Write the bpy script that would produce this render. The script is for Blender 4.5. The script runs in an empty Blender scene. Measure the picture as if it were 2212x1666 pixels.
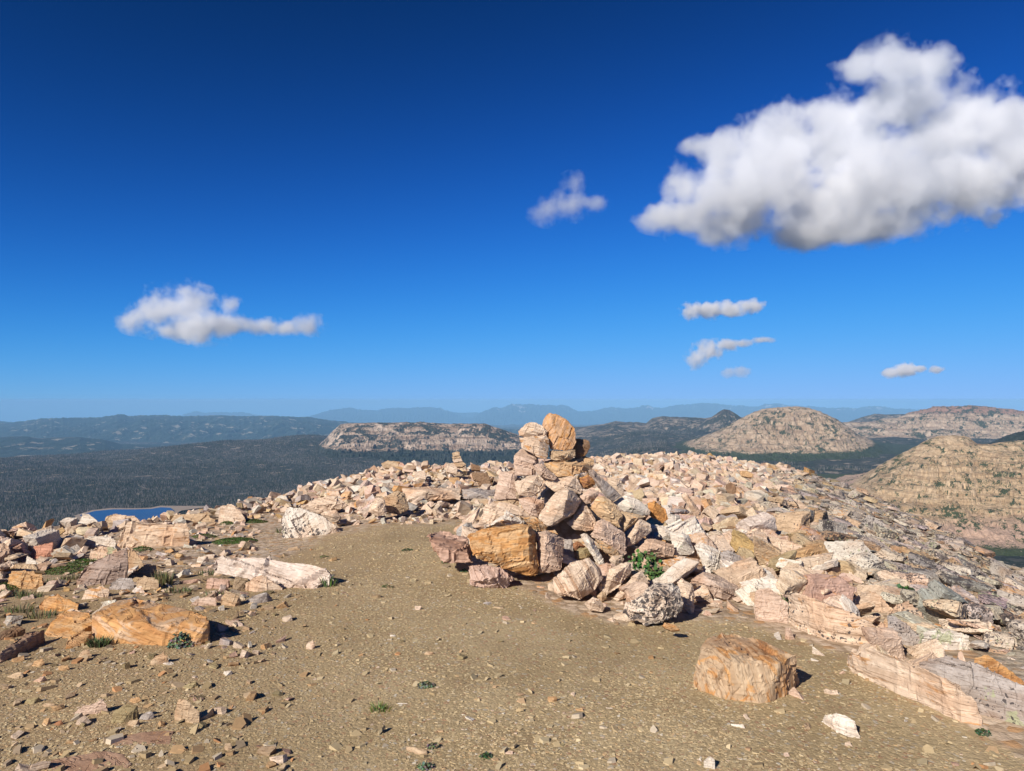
import bpy, bmesh, math, random
import numpy as np
from mathutils import Vector
R = math.radians
sc = bpy.context.scene
COL = sc.collection

# ------------------------------------------------------------------ camera, sky, sun, exposure
F = 1580.0                      # focal length in the 2212 px wide frame used for laying things out
PITCH = R(1.124)
EYE = 1.6
cam = bpy.data.cameras.new('camera'); camo = bpy.data.objects.new('camera', cam); COL.objects.link(camo)
camo.location = (0, 0, EYE); camo.rotation_euler = (R(90)+PITCH, 0, 0)
cam.sensor_width = 36; cam.lens = 36*F/2212; cam.clip_start = .05; cam.clip_end = 400000
sc.camera = camo

SUN_EL = R(31); SDX, SDY = .60, .80         # horizontal direction the light travels
world = bpy.data.worlds.new('World'); sc.world = world; world.use_nodes = True
wn = world.node_tree
sky = wn.nodes.new('ShaderNodeTexSky'); sky.sky_type = 'NISHITA'; sky.sun_disc = False
sky.sun_elevation = SUN_EL; sky.sun_rotation = math.atan2(-SDX, -SDY) % (2*math.pi)
sky.altitude = 3600; sky.air_density = 1.0; sky.dust_density = .25; sky.ozone_density = 3
tintn = wn.nodes.new('ShaderNodeMix'); tintn.data_type = 'RGBA'; tintn.blend_type = 'MULTIPLY'; tintn.inputs[0].default_value = 1
tintn.inputs[7].default_value = (.23, .50, .92, 1)
wn.links.new(sky.outputs[0], tintn.inputs[6])
sepc = wn.nodes.new('ShaderNodeSeparateColor'); comc = wn.nodes.new('ShaderNodeCombineColor'); wn.links.new(tintn.outputs[2], sepc.inputs[0])
def wmath(op, a, b):
    x = wn.nodes.new('ShaderNodeMath'); x.operation = op
    for i, v in enumerate((a, b)):
        if isinstance(v, (int, float)): x.inputs[i].default_value = v
        else: wn.links.new(v, x.inputs[i])
    return x.outputs[0]
for ch, (g_, k_, q_) in enumerate(((2.1, 12., 3.0), (2.14, 8.6, 1.80), (2.8, 5.8, .99))):   # film response of a deep high altitude sky
    pw = wmath('MULTIPLY', wmath('POWER', wmath('MULTIPLY', sepc.outputs[ch], .13), g_), k_)
    wn.links.new(wmath('MULTIPLY', wmath('DIVIDE', pw, wmath('ADD', wmath('MULTIPLY', pw, q_), 1.0)), 7.69), comc.inputs[ch])
wn.links.new(comc.outputs[0], wn.nodes['Background'].inputs[0])
wn.nodes['Background'].inputs[1].default_value = .1
sl = bpy.data.lights.new('sun', 'SUN'); sl.energy = 4.9; sl.angle = R(.5); sl.color = (1, .93, .82)
so = bpy.data.objects.new('sun', sl); COL.objects.link(so)
so.rotation_euler = Vector((SDX*math.cos(SUN_EL), SDY*math.cos(SUN_EL), -math.sin(SUN_EL))).to_track_quat('-Z', 'Y').to_euler()
vs = sc.view_settings; vs.view_transform = 'Standard'; vs.look = 'None'; vs.exposure = .38; vs.gamma = 1; vs.use_curve_mapping = False
sc.cycles.volume_bounces = 8; sc.cycles.max_bounces = 10; sc.cycles.diffuse_bounces = 3
sc.cycles.volume_step_rate = 1; sc.cycles.volume_max_steps = 256

rng = np.random.default_rng(7); random.seed(7)

# ------------------------------------------------------------------ helpers
def ray(px, py):
    x = (px-1106)/F; v = (833-py)/F; c, s = math.cos(PITCH), math.sin(PITCH)
    return Vector((x, c-v*s, s+v*c))
def at(px, py, D):
    d = ray(px, py); return Vector((0, 0, EYE)) + d*(D/d.y)
def at_z(px, py, z):
    d = ray(px, py); return Vector((0, 0, EYE)) + d*((z-EYE)/d.z)
def sstep(a, b, x):
    t = np.clip((x-a)/(b-a), 0, 1); return t*t*(3-2*t)

_perm = np.random.default_rng(3).permutation(4096)
def _h(i, j, k):
    return _perm[(i + _perm[(j + _perm[k & 4095]) & 4095]) & 4095]
def pn(p, seed=0):
    """gradient noise of an (n,3) array, about -1..1"""
    p = np.asarray(p, float) + seed*17.37
    i = np.floor(p).astype(np.int64); f = p-i; u = f*f*f*(f*(f*6-15)+10)
    out = 0
    for dx in (0, 1):
        for dy in (0, 1):
            for dz in (0, 1):
                h = _h(i[:, 0]+dx, i[:, 1]+dy, i[:, 2]+dz)
                a = h*2.399963; zz = ((h*7919) % 2048)/1024-1; r = np.sqrt(np.maximum(0, 1-zz*zz))
                g = np.cos(a)*r*(f[:, 0]-dx)+np.sin(a)*r*(f[:, 1]-dy)+zz*(f[:, 2]-dz)
                w = (u[:, 0] if dx else 1-u[:, 0])*(u[:, 1] if dy else 1-u[:, 1])*(u[:, 2] if dz else 1-u[:, 2])
                out = out+w*g
    return out*1.6
def fbm(p, oct=4, seed=0, gain=.5, ridged=False):
    p = np.asarray(p, float); o = 0; a = 1; t = 0
    for k in range(oct):
        n = pn(p*(2.03**k), seed+k*3)
        if ridged: n = 1-2*np.abs(n)
        o = o+a*n; t += a; a *= gain
    return o/t

def mesh_np(name, co, faces, attrs=None, mat=None, smooth=False, ragged=False):
    """faces: (m,k) int array, or a list of such arrays"""
    me = bpy.data.meshes.new(name)
    fl = faces if isinstance(faces, list) else [faces]
    me.vertices.add(len(co)); me.vertices.foreach_set('co', np.asarray(co, np.float32).ravel())
    loops = np.concatenate([f.ravel() for f in fl]); tot = np.concatenate([np.full(len(f), f.shape[1]) for f in fl])
    me.loops.add(len(loops)); me.loops.foreach_set('vertex_index', loops.astype(np.int32))
    me.polygons.add(len(tot)); me.polygons.foreach_set('loop_start', np.concatenate([[0], np.cumsum(tot)[:-1]]).astype(np.int32))
    me.polygons.foreach_set('use_smooth', np.full(len(tot), smooth))
    for k, v in (attrs or {}).items():
        v = np.asarray(v, np.float32)
        if v.shape[1] == 4: a = me.attributes.new(k, 'FLOAT_COLOR', 'POINT'); a.data.foreach_set('color', v.ravel())
        else: a = me.attributes.new(k, 'FLOAT_VECTOR', 'POINT'); a.data.foreach_set('vector', v.ravel())
    if mat: me.materials.append(mat)
    me.update(calc_edges=True); me.validate()
    return me
def link(name, me, label=None, cat=None, group=None, kind=None, parent=None, loc=None):
    o = bpy.data.objects.new(name, me); COL.objects.link(o)
    if label: o['label'] = label
    if cat: o['category'] = cat
    if group: o['group'] = group
    if kind: o['kind'] = kind
    if parent: o.parent = parent
    if loc is not None: o.location = loc
    return o

# ------------------------------------------------------------------ node helpers
class NT:
    def __init__(s, name):
        s.m = bpy.data.materials.new(name); s.m.use_nodes = True; s.t = s.m.node_tree; s.b = s.t.nodes['Principled BSDF']
        s.b.inputs['Roughness'].default_value = .85; s.b.inputs['Specular IOR Level'].default_value = .25
        s.out = s.t.nodes['Material Output']
    def n(s, ty, **kw):
        x = s.t.nodes.new('ShaderNode'+ty)
        for k, v in kw.items(): setattr(x, k, v)
        return x
    def l(s, a, b): s.t.links.new(a, b)
    def attr(s, name): return s.n('Attribute', attribute_name=name)
    def noise(s, vec, scale, detail=4, rough=.55, dist=0):
        x = s.n('TexNoise'); x.inputs['Scale'].default_value = scale; x.inputs['Detail'].default_value = detail
        x.inputs['Roughness'].default_value = rough; x.inputs['Distortion'].default_value = dist; s.l(vec, x.inputs['Vector']); return x.outputs[0]
    def vor(s, vec, scale, feature='F1', out=0, rand=1):
        x = s.n('TexVoronoi', feature=feature); x.inputs['Scale'].default_value = scale; x.inputs['Randomness'].default_value = rand
        s.l(vec, x.inputs['Vector']); return x.outputs[out]
    def scale(s, vec, xyz):
        x = s.n('VectorMath', operation='MULTIPLY'); s.l(vec, x.inputs[0]); x.inputs[1].default_value = xyz; return x.outputs[0]
    def math(s, op, a, b=None, c=None, clamp=False):
        x = s.n('Math', operation=op); x.use_clamp = clamp
        for i, v in enumerate((a, b, c)):
            if v is None: continue
            if isinstance(v, (int, float)): x.inputs[i].default_value = v
            else: s.l(v, x.inputs[i])
        return x.outputs[0]
    def ramp(s, fac, lo, hi, a=0, b=1):
        x = s.n('MapRange'); x.interpolation_type = 'SMOOTHSTEP'; s.l(fac, x.inputs[0])
        for i, v in enumerate((lo, hi, a, b)):
            if isinstance(v, (int, float)): x.inputs[i+1].default_value = v
            else: s.l(v, x.inputs[i+1])
        return x.outputs[0]
    def mix(s, fac, a, b, mode='MIX'):
        x = s.n('Mix', data_type='RGBA', blend_type=mode)
        for v, i in ((fac, 0), (a, 6), (b, 7)):
            if isinstance(v, (int, float)): x.inputs[i].default_value = v
            elif isinstance(v, tuple): x.inputs[i].default_value = (*v, 1)[:4]
            else: s.l(v, x.inputs[i])
        return x.outputs[2]
    def bump(s, h, strength, dist, prev=None):
        x = s.n('Bump'); x.inputs['Strength'].default_value = strength; x.inputs['Distance'].default_value = dist; s.l(h, x.inputs['Height'])
        if prev: s.l(prev, x.inputs['Normal'])
        return x.outputs[0]
    def done(s, col, nrm=None, rough=None):
        s.l(col, s.b.inputs['Base Color'])
        if nrm: s.l(nrm, s.b.inputs['Normal'])
        if rough is not None: s.b.inputs['Roughness'].default_value = rough
        return s.m

# ------------------------------------------------------------------ materials
def rock_material():
    """quartzite: own tint, bedding streaks, iron stain, black and green lichen, driven by each rock's own attributes"""
    m = NT('quartzite'); ta = m.attr('tint'); tint = ta.outputs['Color']; band = ta.outputs['Alpha']; rc = m.attr('rc').outputs['Vector']
    sep = m.n('SeparateXYZ'); m.l(m.attr('mixv').outputs['Vector'], sep.inputs[0]); stain, lich, green = sep.outputs
    str_ = m.scale(rc, (3, 3, 16))
    n1 = m.noise(str_, 1.3, 5, .6, 1.2); n2 = m.noise(rc, 5, 5, .6); n3 = m.noise(rc, 40, 4, .65); n4 = m.noise(rc, 2.2, 3, .5)
    c = m.mix(m.ramp(n1, .3, .7, .0, .62), tint, m.mix(1.0, tint, (1.18, 1.22, 1.26), 'MULTIPLY'))
    nb_ = m.noise(m.scale(rc, (1.5, 1.5, 30)), 1.0, 4, .65, .8)
    c = m.mix(m.math('MULTIPLY', m.ramp(nb_, .42, .62), m.math('MULTIPLY', band, .75)), c, m.mix(1.0, tint, (.62, .50, .42), 'MULTIPLY'))
    c = m.mix(m.ramp(n4, .50, .66, 0, .55), c, m.mix(1.0, tint, (.86, .66, .52), 'MULTIPLY'))
    c = m.mix(m.ramp(n2, .2, .8, 0, 1), m.mix(1.0, c, (.82, .8, .78), 'MULTIPLY'), c)
    # iron stain
    wv = m.noise(m.scale(rc, (4, 4, 11)), 1.1, 5, .6, 2.0)
    f = m.ramp(wv, m.math('SUBTRACT', .74, m.math('MULTIPLY', stain, .42)), m.math('SUBTRACT', .84, m.math('MULTIPLY', stain, .40)), 0, .85)
    oc = m.mix(m.ramp(n1, .35, .65), (.42, .185, .055), (.56, .30, .11))
    oc = m.mix(m.ramp(n4, .55, .7, 0, .7), oc, (.20, .085, .04))
    c = m.mix(f, c, oc)
    # hairline bedding cracks
    cr = m.noise(m.scale(rc, (2, 2, 22)), 2.1, 3, .5, .6)
    crk = m.ramp(m.math('ABSOLUTE', m.math('SUBTRACT', cr, .5)), 0, .022, .55, 0)
    c = m.mix(crk, c, m.mix(1.0, c, (.45, .36, .30), 'MULTIPLY'))
    c = m.mix(m.ramp(n3, .25, .75, 0, 1), m.mix(1.0, c, (.86, .85, .84), 'MULTIPLY'), m.mix(1.0, c, (1.08, 1.08, 1.08), 'MULTIPLY'))
    # green then black lichen, round blotches that keep their own outline
    wv2 = m.n('VectorMath', operation='MULTIPLY_ADD'); nn = m.n('TexNoise'); nn.inputs['Scale'].default_value = 18; m.l(rc, nn.inputs['Vector'])
    m.l(nn.outputs[1], wv2.inputs[0]); wv2.inputs[1].default_value = (.06, .06, .06); m.l(rc, wv2.inputs[2]); rw = wv2.outputs[0]
    big = m.noise(rc, 3.5, 3, .6)
    g = m.ramp(m.math('ADD', m.noise(rw, 11, 4, .6), m.math('MULTIPLY', m.math('SUBTRACT', big, .5), .7)),
               m.math('SUBTRACT', .82, m.math('MULTIPLY', green, .4)), m.math('SUBTRACT', .86, m.math('MULTIPLY', green, .4)), 0, .8)
    c = m.mix(g, c, (.33, .34, .20))
    v1 = m.vor(rw, 24); thr = m.math('MULTIPLY', m.math('MULTIPLY', lich, m.ramp(big, .36, .62, .30, 1.3)), .5)
    k1 = m.ramp(m.math('SUBTRACT', v1, thr), -.02, .03, 1, 0)
    v2 = m.vor(rw, 62); k2 = m.ramp(m.math('SUBTRACT', v2, m.math('MULTIPLY', thr, .9)), -.03, .04, 1, 0)
    k = m.math('MULTIPLY', m.math('MAXIMUM', k1, k2), m.ramp(lich, .02, .12, 0, .93))
    c = m.mix(k, c, m.mix(n3, (.035, .03, .032), (.10, .085, .08)))
    nrm = m.bump(n3, .25, .010); nrm = m.bump(n1, .3, .02, nrm); nrm = m.bump(n2, .18, .02, nrm); nrm = m.bump(m.math('SUBTRACT', 1, crk), .5, .012, nrm)
    return m.done(c, nrm, .82)
ROCK = rock_material()

def gravel_ground_material():
    m = NT('gravelly_ground'); rk = m.attr('tint'); rl = m.n('SeparateColor'); m.l(rk.outputs['Color'], rl.inputs[0]); p = m.n('NewGeometry').outputs['Position']
    v = m.n('TexVoronoi'); v.inputs['Scale'].default_value = 55; m.l(p, v.inputs['Vector'])
    v2 = m.n('TexVoronoi'); v2.inputs['Scale'].default_value = 120; m.l(p, v2.inputs['Vector'])
    sp = m.n('SeparateColor'); m.l(v.outputs['Color'], sp.inputs[0])
    c = m.mix(sp.outputs[0], (.33, .25, .14), (.44, .335, .195))
    c = m.mix(m.ramp(sp.outputs[1], .9, .97), c, (.36, .22, .13)); c = m.mix(m.ramp(sp.outputs[2], .93, .98), c, (.42, .36, .27))
    n = m.noise(p, 1.1, 4, .6); n2 = m.noise(p, 4.5, 3, .6)
    c = m.mix(m.ramp(n, .35, .65, 0, .7), c, m.mix(1.0, c, (.74, .70, .62), 'MULTIPLY'))
    c = m.mix(m.ramp(n2, .5, .72, 0, .4), c, (.28, .19, .11))
    # brown finer soil to the left of the bare patch, pinkish further off
    sx = m.n('SeparateXYZ'); m.l(p, sx.inputs[0])
    c = m.mix(m.ramp(m.math('ADD', sx.outputs[0], m.math('MULTIPLY', n, 1.5)), .3, -1.6, 0, .5), c, (.29, .19, .10))
    vb = m.n('TexVoronoi'); vb.inputs['Scale'].default_value = 14; m.l(p, vb.inputs['Vector']); sb = m.n('SeparateColor'); m.l(vb.outputs['Color'], sb.inputs[0])
    rc_ = m.mix(sb.outputs[0], (.36, .26, .18), (.58, .46, .35)); rc_ = m.mix(m.ramp(sb.outputs[1], .8, .85), rc_, (.42, .24, .12)); rc_ = m.mix(m.ramp(vb.outputs['Distance'], .45, .8), rc_, (.28, .20, .13))
    lc_ = m.mix(m.ramp(m.noise(p, 22, 4, .7), .42, .56), (.22, .19, .15), (.50, .44, .35)); rc_ = m.mix(rl.outputs[1], rc_, lc_)
    c = m.mix(m.math('MULTIPLY', rl.outputs[0], .9), c, rc_)
    h = m.math('ADD', m.math('MULTIPLY', v.outputs['Distance'], -1), m.math('MULTIPLY', v2.outputs['Distance'], -.5))
    nrm = m.bump(h, .45, .008); nrm = m.bump(m.math('MULTIPLY', m.math('MULTIPLY', vb.outputs['Distance'], -1), rl.outputs[0]), .6, .02, nrm)
    return m.done(c, nrm, .95)
GROUND = gravel_ground_material()

def tint_material(name, rough=.9, trans=0.0):
    m = NT(name); c = m.attr('tint').outputs['Color']
    if trans: m.b.inputs['Subsurface Weight'].default_value = 0
    n = m.noise(m.n('TexCoord').outputs['Object'], 60, 3)
    return m.done(m.mix(m.ramp(n, .3, .7), m.mix(1.0, c, (.85, .85, .85), 'MULTIPLY'), c), None, rough)
CHIP = tint_material('shale_chip'); LEAF = tint_material('leaf', .6); NEEDLE = tint_material('conifer', .95)

def terrain_material(name, base, pale, veg, vegamt, unit, strata=0.0, forest_z=None, pink=None, vegscale=1.0, dead=.3, top=None):
    """far land: bedrock and scree with dark conifers in patches; unit = metres of one clump"""
    m = NT(name); p = m.n('NewGeometry').outputs['Position']; s = m.n('SeparateXYZ'); m.l(p, s.inputs[0]); z = s.outputs[2]
    nb = m.noise(p, 1/(unit*14), 5, .6); nm = m.noise(p, 1/(unit*4), 6, .7); nf = m.noise(p, 1.6/unit, 4, .75)
    down = m.noise(m.scale(p, (1, 1, .10)), 1/(unit*3), 6, .72)
    c = m.mix(m.ramp(down, .36, .64), base, pale)
    c = m.mix(m.ramp(nf, .30, .48, .35, 0), c, m.mix(1.0, c, (.6, .54, .48), 'MULTIPLY'))
    if strata:
        st = m.noise(m.scale(p, (.12, .12, 6)), 1/(unit*5), 4, .6, .4); s2 = m.noise(m.scale(p, (.2, .2, 9)), 1/(unit*3), 4, .7, .2)
        c = m.mix(m.ramp(st, .44, .58, 0, strata), c, m.mix(1.0, c, (.50, .42, .36), 'MULTIPLY'))
        c = m.mix(m.ramp(s2, .54, .60, 0, strata), c, m.mix(1.0, c, (.40, .34, .30), 'MULTIPLY'))
    chute = m.ramp(m.noise(m.scale(p, (1, 1, .05)), 1/(unit*5), 3, .6), .60, .66)
    c = m.mix(m.math('MULTIPLY', chute, .7), c, tuple(v*1.12 for v in pale))
    if pink: c = m.mix(m.ramp(z, pink[0], pink[1], 0, .85), c, pink[2])
    if top: c = m.mix(m.ramp(m.math('ADD', z, m.math('MULTIPLY', nm, top[3])), top[0], top[1], 0, .8), c, top[2])
    cl = m.math('ADD', m.math('ADD', m.math('MULTIPLY', nb, .5*vegscale), m.math('MULTIPLY', nm, .8)), m.math('MULTIPLY', m.math('SUBTRACT', nf, .5), .5))
    cl = m.math('SUBTRACT', cl, m.math('MULTIPLY', chute, .25))
    sd = m.mix(m.ramp(nf, .5, .7), veg, tuple(min(1, v*1.9+.012) for v in veg))
    dd = m.mix(m.ramp(nm, .45, .62, 0, dead), sd, (.13, .12, .115))
    f = m.ramp(cl, 1.0-vegamt, 1.03-vegamt)
    if forest_z: f = m.math('MAXIMUM', f, m.ramp(m.math('ADD', z, m.math('MULTIPLY', m.math('SUBTRACT', m.math('ADD', m.math('MULTIPLY', nm, .5), m.math('MULTIPLY', nf, .5)), .5), forest_z[1]*2)), forest_z[0], forest_z[0]-forest_z[1]*.12))
    c = m.mix(f, c, dd)
    nrm = m.bump(m.math('ADD', nm, m.math('MULTIPLY', down, 1.0)), 1.0, unit*1.5); nrm = m.bump(nf, .7, unit*.5, nrm)
    return m.done(c, nrm, .95)
DARKVEG = (.022, .030, .022)

# ------------------------------------------------------------------ near ground
PXK = np.array([-900, 0, 300, 520, 660, 830, 980, 1100, 1220, 1340, 1450, 1560, 1700, 1800, 1860, 1900, 1960, 2060, 2130, 2212, 2400, 3000], float)
PYK = np.array([1240, 1164, 1131, 1098, 1064, 1018, 1008, 1010, 1000, 988, 982, 994, 1014, 1040, 1062, 1088, 1118, 1170, 1210, 1258, 1380, 1700], float)
RK = np.array([8, 9.5, 11, 13, 16, 19, 20.5, 23, 25, 26, 27, 28, 27, 26, 24, 22, 19, 16, 14.5, 13, 11, 9], float)
def pxof(x, y):
    yy = np.maximum(y, .15); return np.clip(1106+F*x/yy, -900, 3000)
def ground_z(x, y, bump=True):
    x = np.asarray(x, float); y = np.asarray(y, float); px = pxof(x, y); yy = np.maximum(y, 0)
    D = np.interp(px, PXK, RK); zc = EYE-(np.interp(px, PXK, PYK)-864)/F*D-.10
    back = sstep(1.0, -2.0, y)
    d = np.where(y > .15, y, 0)
    t = sstep(4.2, 1.0, D-d) ; t = np.clip((d-4.0)/(D-4.0), 0, 1); t = t*t*(3-2*t)
    z = zc*t
    over = np.maximum(d-D, 0); z = z-np.where(over < 6, over*over*.06, 2.16+(over-6)*.72)
    # side slopes outside the picture
    z = z-.12*np.maximum(np.abs(x)-9, 0)*(1-t)*(1-back)-back*.02*np.hypot(x, y)**1.4
    if bump:
        q = np.stack([x.ravel(), y.ravel(), x.ravel()*0], 1)
        n = fbm(q*.45, 3, 5).reshape(x.shape)*.05*sstep(2, 7, np.hypot(x, y)) + fbm(q*2.2, 2, 9).reshape(x.shape)*.010
        z = z+n
        z = z+.80*np.exp(-(((x-.50)/.42)**2+((y-7.62)/.38)**2))+.22*np.exp(-(((x-.9)/.8)**2+((y-7.2)/.5)**2))   # heap under the cairn
        z = z+.22*np.exp(-(((x+1.55)/1.5)**2+((y-18.)/1.3)**2))                                     # low mound under the far cairn
    return z
def gz(x, y): return float(ground_z(np.array([x]), np.array([y]))[0])
def ground_hit(px, py):
    d = ray(px, py); o = Vector((0, 0, EYE)); t = 1.5
    for _ in range(3000):
        p = o+d*t
        if p.z <= gz(p.x, p.y): return p
        t += .02
    return o+d*12
def near_ground():
    th = np.concatenate([np.linspace(-math.pi, -.85, 50)[:-1], np.linspace(-.85, .85, 420), np.linspace(.85, math.pi, 50)[1:]])
    r = np.concatenate([[0.01], np.linspace(.6, 12, 190), np.geomspace(12.1, 60, 120), np.geomspace(64, 1100, 50)])
    T, Rr = np.meshgrid(th, r, indexing='ij'); X = np.sin(T)*Rr; Y = np.cos(T)*Rr
    Z = ground_z(X, Y); Z = np.maximum(Z, -640)
    n, m_ = X.shape; idx = np.arange(n*m_).reshape(n, m_)
    q = np.stack([idx[:-1, :-1], idx[:-1, 1:], idx[1:, 1:], idx[1:, :-1]], -1).reshape(-1, 4)
    Yc = np.maximum(Y, .3); st = 1-np.where(Y > .3, bare(X, Yc), 1); st = st*np.where(pxof(X, Yc) < 620, sstep(7, 8.5, Y), 1)
    lz = lichen_zone(pxof(X, Yc), 864+(EYE-Z)*F/Yc)*(Y > .3)
    tn = np.stack([st, lz, st*0, st*0+1], -1).reshape(-1, 4)
    link('ground', mesh_np('ground', np.stack([X, Y, Z], -1).reshape(-1, 3), q, {'tint': tn}, mat=GROUND, smooth=True), 'olive brown gravelly summit ground sloping off on every side', None, kind='structure')

# gravel (bare) mask in frame pixels: 1 bare gravel, 0 boulder field
GX = np.array([-200, 150, 450, 620, 720, 1000, 1010, 1240, 1340, 1600, 1840, 2212, 2600], float)
GY = np.array([1420, 1400, 1262, 1205, 1148, 1128, 1225, 1320, 1345, 1335, 1420, 1640, 1800], float)
def bare(x, y):
    py = 864+(EYE-ground_z(x, y, False))*F/np.maximum(y, .15); px = pxof(x, y)
    return sstep(-14, 10, py-np.interp(px, GX, GY)+10*pn(np.stack([x*1.5, y*1.5, x*0], -1).reshape(-1, 3)).reshape(np.shape(x)))

def lichen_zone(px, py):
    """right hand slope where lichen covers the blocks (0..1)"""
    line = np.interp(py, [985, 1040, 1100, 1200, 1300, 1400, 1500], [1700, 1640, 1590, 1720, 1900, 2080, 2250])
    return sstep(-60, 140, px-line)
near_ground()

# ------------------------------------------------------------------ rock shapes
def hull_mesh(pts):
    bm = bmesh.new()
    for p in pts: bm.verts.new(p)
    bmesh.ops.convex_hull(bm, input=bm.verts)
    for v in [v for v in bm.verts if not v.link_faces]: bm.verts.remove(v)
    bmesh.ops.dissolve_limit(bm, angle_limit=R(6), verts=bm.verts, edges=bm.edges)
    bmesh.ops.triangulate(bm, faces=bm.faces)
    bmesh.ops.recalc_face_normals(bm, faces=bm.faces)
    return bm
def remeshed(bm, voxel):
    me = bpy.data.meshes.new('tmp'); bm.to_mesh(me); bm.free(); o = bpy.data.objects.new('tmp', me); COL.objects.link(o)
    r = o.modifiers.new('r', 'REMESH'); r.mode = 'VOXEL'; r.voxel_size = voxel
    dg = bpy.context.evaluated_depsgraph_get(); e = o.evaluated_get(dg); m2 = e.to_mesh()
    co = np.empty(len(m2.vertices)*3, np.float32); m2.vertices.foreach_get('co', co); co = co.reshape(-1, 3).astype(float)
    nr = np.empty(len(m2.vertices)*3, np.float32); m2.vertices.foreach_get('normal', nr); nr = nr.reshape(-1, 3).astype(float)
    q = [tuple(p.vertices) for p in m2.polygons]
    e.to_mesh_clear(); bpy.data.objects.remove(o); bpy.data.meshes.remove(me)
    q4 = np.array([f for f in q if len(f) == 4]).reshape(-1, 4); q3 = np.array([f for f in q if len(f) == 3]).reshape(-1, 3)
    return co, nr, [f for f in (q4, q3) if len(f)]
def rough(co, nr, size, seed, bed, amp=1.0):
    """break up the faces: bedding ledges along `bed`, chips and grain"""
    bed = np.asarray(bed, float)/np.linalg.norm(bed); p = co/size
    warp = fbm(p*1.3, 2, seed)
    t1 = np.cross(bed, [.37, .9, .23]); t1 /= np.linalg.norm(t1); t2 = np.cross(bed, t1)
    def joint(fb, fj, w, sd, soft):
        """blocks between joints, each set back by its own amount"""
        w1, w2, w3 = (fbm(p*2.3+k*9.1, 2, sd+k)*w for k in range(3)); g = np.stack([p@t1*fj+w1, p@t2*fj+w2, p@bed*fb+w3], -1)+.37*sd
        c = np.floor(g).astype(np.int64); h = _h(c[:, 0], c[:, 1], c[:, 2])/4096.
        e = np.min(np.minimum(g-c, 1-g+c), 1); return (h**1.5)*sstep(0, soft, e)
    d = -size*amp*(.048*joint(4.0, 1.7, .22, seed, .03)+.022*joint(11, 4.5, .4, seed+7, .06))
    d += size*amp*(.012*warp+.006*fbm(p*5, 3, seed+5)+.003*fbm(p*15, 2, seed+8))
    crack = fbm(p*2.4, 2, seed+20); d -= size*.010*amp*np.exp(-(crack/.025)**2)
    return co+nr*d[:, None]
PAL = {'cream': (.64, .50, .375), 'pink': (.58, .43, .33), 'white': (.66, .59, .50), 'tan': (.50, .365, .235), 'orange': (.55, .35, .18),
       'gray': (.40, .35, .315), 'rust': (.34, .165, .085), 'brown': (.26, .165, .10), 'olive': (.34, .27, .145), 'rose': (.50, .335, .255), 'lich': (.52, .455, .37)}
def attrs_for(co, size, tint, mixv, bed, seed, band=.5):
    bed = np.asarray(bed, float)/np.linalg.norm(bed)
    a = np.cross(bed, [0.3, 1, .2]); a /= np.linalg.norm(a); b = np.cross(bed, a)
    rc = np.stack([co@a, co@b, co@bed], -1)/max(size, .10)*.5*(max(size, .10)/.5)**.5+seed*3.71
    n = len(co)
    return {'tint': np.tile([*tint[:3], band], (n, 1)), 'mixv': np.tile(mixv, (n, 1)), 'rc': rc}
_seed = [0]
def rock_from_points(pts, tint='cream', stain=.25, lich=.0, green=.0, bed=(.3, .2, 1), amp=1.0, res=44, name='rock', band=.5):
    _seed[0] += 1; sd = _seed[0]
    P = np.array([tuple(p) for p in pts]); c = P.mean(0); P = c+(P-c)*1.045; size = float(np.max(P.max(0)-P.min(0)))
    bm = hull_mesh([Vector(p-c) for p in P])
    co, nr, f = remeshed(bm, size/res)
    if len(co) < 12:
        bm = hull_mesh([Vector(p-c) for p in P]); co, nr, f = remeshed(bm, size/60)
    co = rough(co, nr, size, sd, bed, amp)
    t = PAL[tint] if isinstance(tint, str) else tint
    return mesh_np(name, co, f, attrs_for(co, size, t, (stain, lich, green), bed, sd, band), ROCK, False), Vector(c)

# crops of the photograph the outlines were measured in -> frame pixels
CR = {'A': (884.9, 862.8, .3), 'C': (1438, 1106.2, .35), 'L': (0, 1050.9, .3692), 'H': (1161.5, 1050.9, .2), 'B': (940.3, 967.9, .2), 'M': (0, 1078.5, .2),
      'N': (387.2, 1023.2, .2), 'T': (1078.5, 873.9, .1328), 'D': (0, 0, 1), 'G': (719, 1216.8, .35), 'E': (663.7, 829.6, .35), 'F': (0, 1244.5, .25), 'K': (1438, 829.6, .35)}
def topx(cr, x, y):
    a, b, s = CR[cr]; return a+s*x, b+s*y
def cairn_depth(py): return float(np.interp(py, [940, 1020, 1100, 1180, 1230, 1290, 1350], [7.30, 7.20, 7.08, 6.95, 6.78, 5.98, 5.25]))

def pile_rock(name, label, cr, outline, front=(), tint='cream', stain=.25, lich=0, green=0, dd=0, thick=.8, bed=(.3, .2, 1), group=None, depth=None, cat='rock', amp=1.0, res=44, band=.5):
    """a rock of the heap: its outline seen from the path, a broken front and a body behind"""
    px = [topx(cr, p[0], p[1]) for p in outline]; d0 = (depth or cairn_depth(max(p[1] for p in px)))+dd
    w = (max(p[0] for p in px)-min(p[0] for p in px)); h = (max(p[1] for p in px)-min(p[1] for p in px)); th = thick*min(w, h*1.3)/F*d0
    cx = sum(p[0] for p in px)/len(px); cy = sum(p[1] for p in px)/len(px); pts = []
    for (x, y), o in zip(px, outline):
        e = o[2] if len(o) > 2 else 0
        lean = (cy-y)/F*d0*.25
        pts.append(at(x, y, d0+e+lean))
        pts.append(at(cx+(x-cx)*.80, cy+(y-cy)*.80+4, d0+e+lean+th*.75))
    for p in front: x, y = topx(cr, p[0], p[1]); pts.append(at(x, y, d0+p[2]*1.0))
    me, c = rock_from_points(pts, tint, stain, lich, green, bed, amp, res, name, band)
    return link(name, me, label, cat, group, loc=c)

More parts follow.
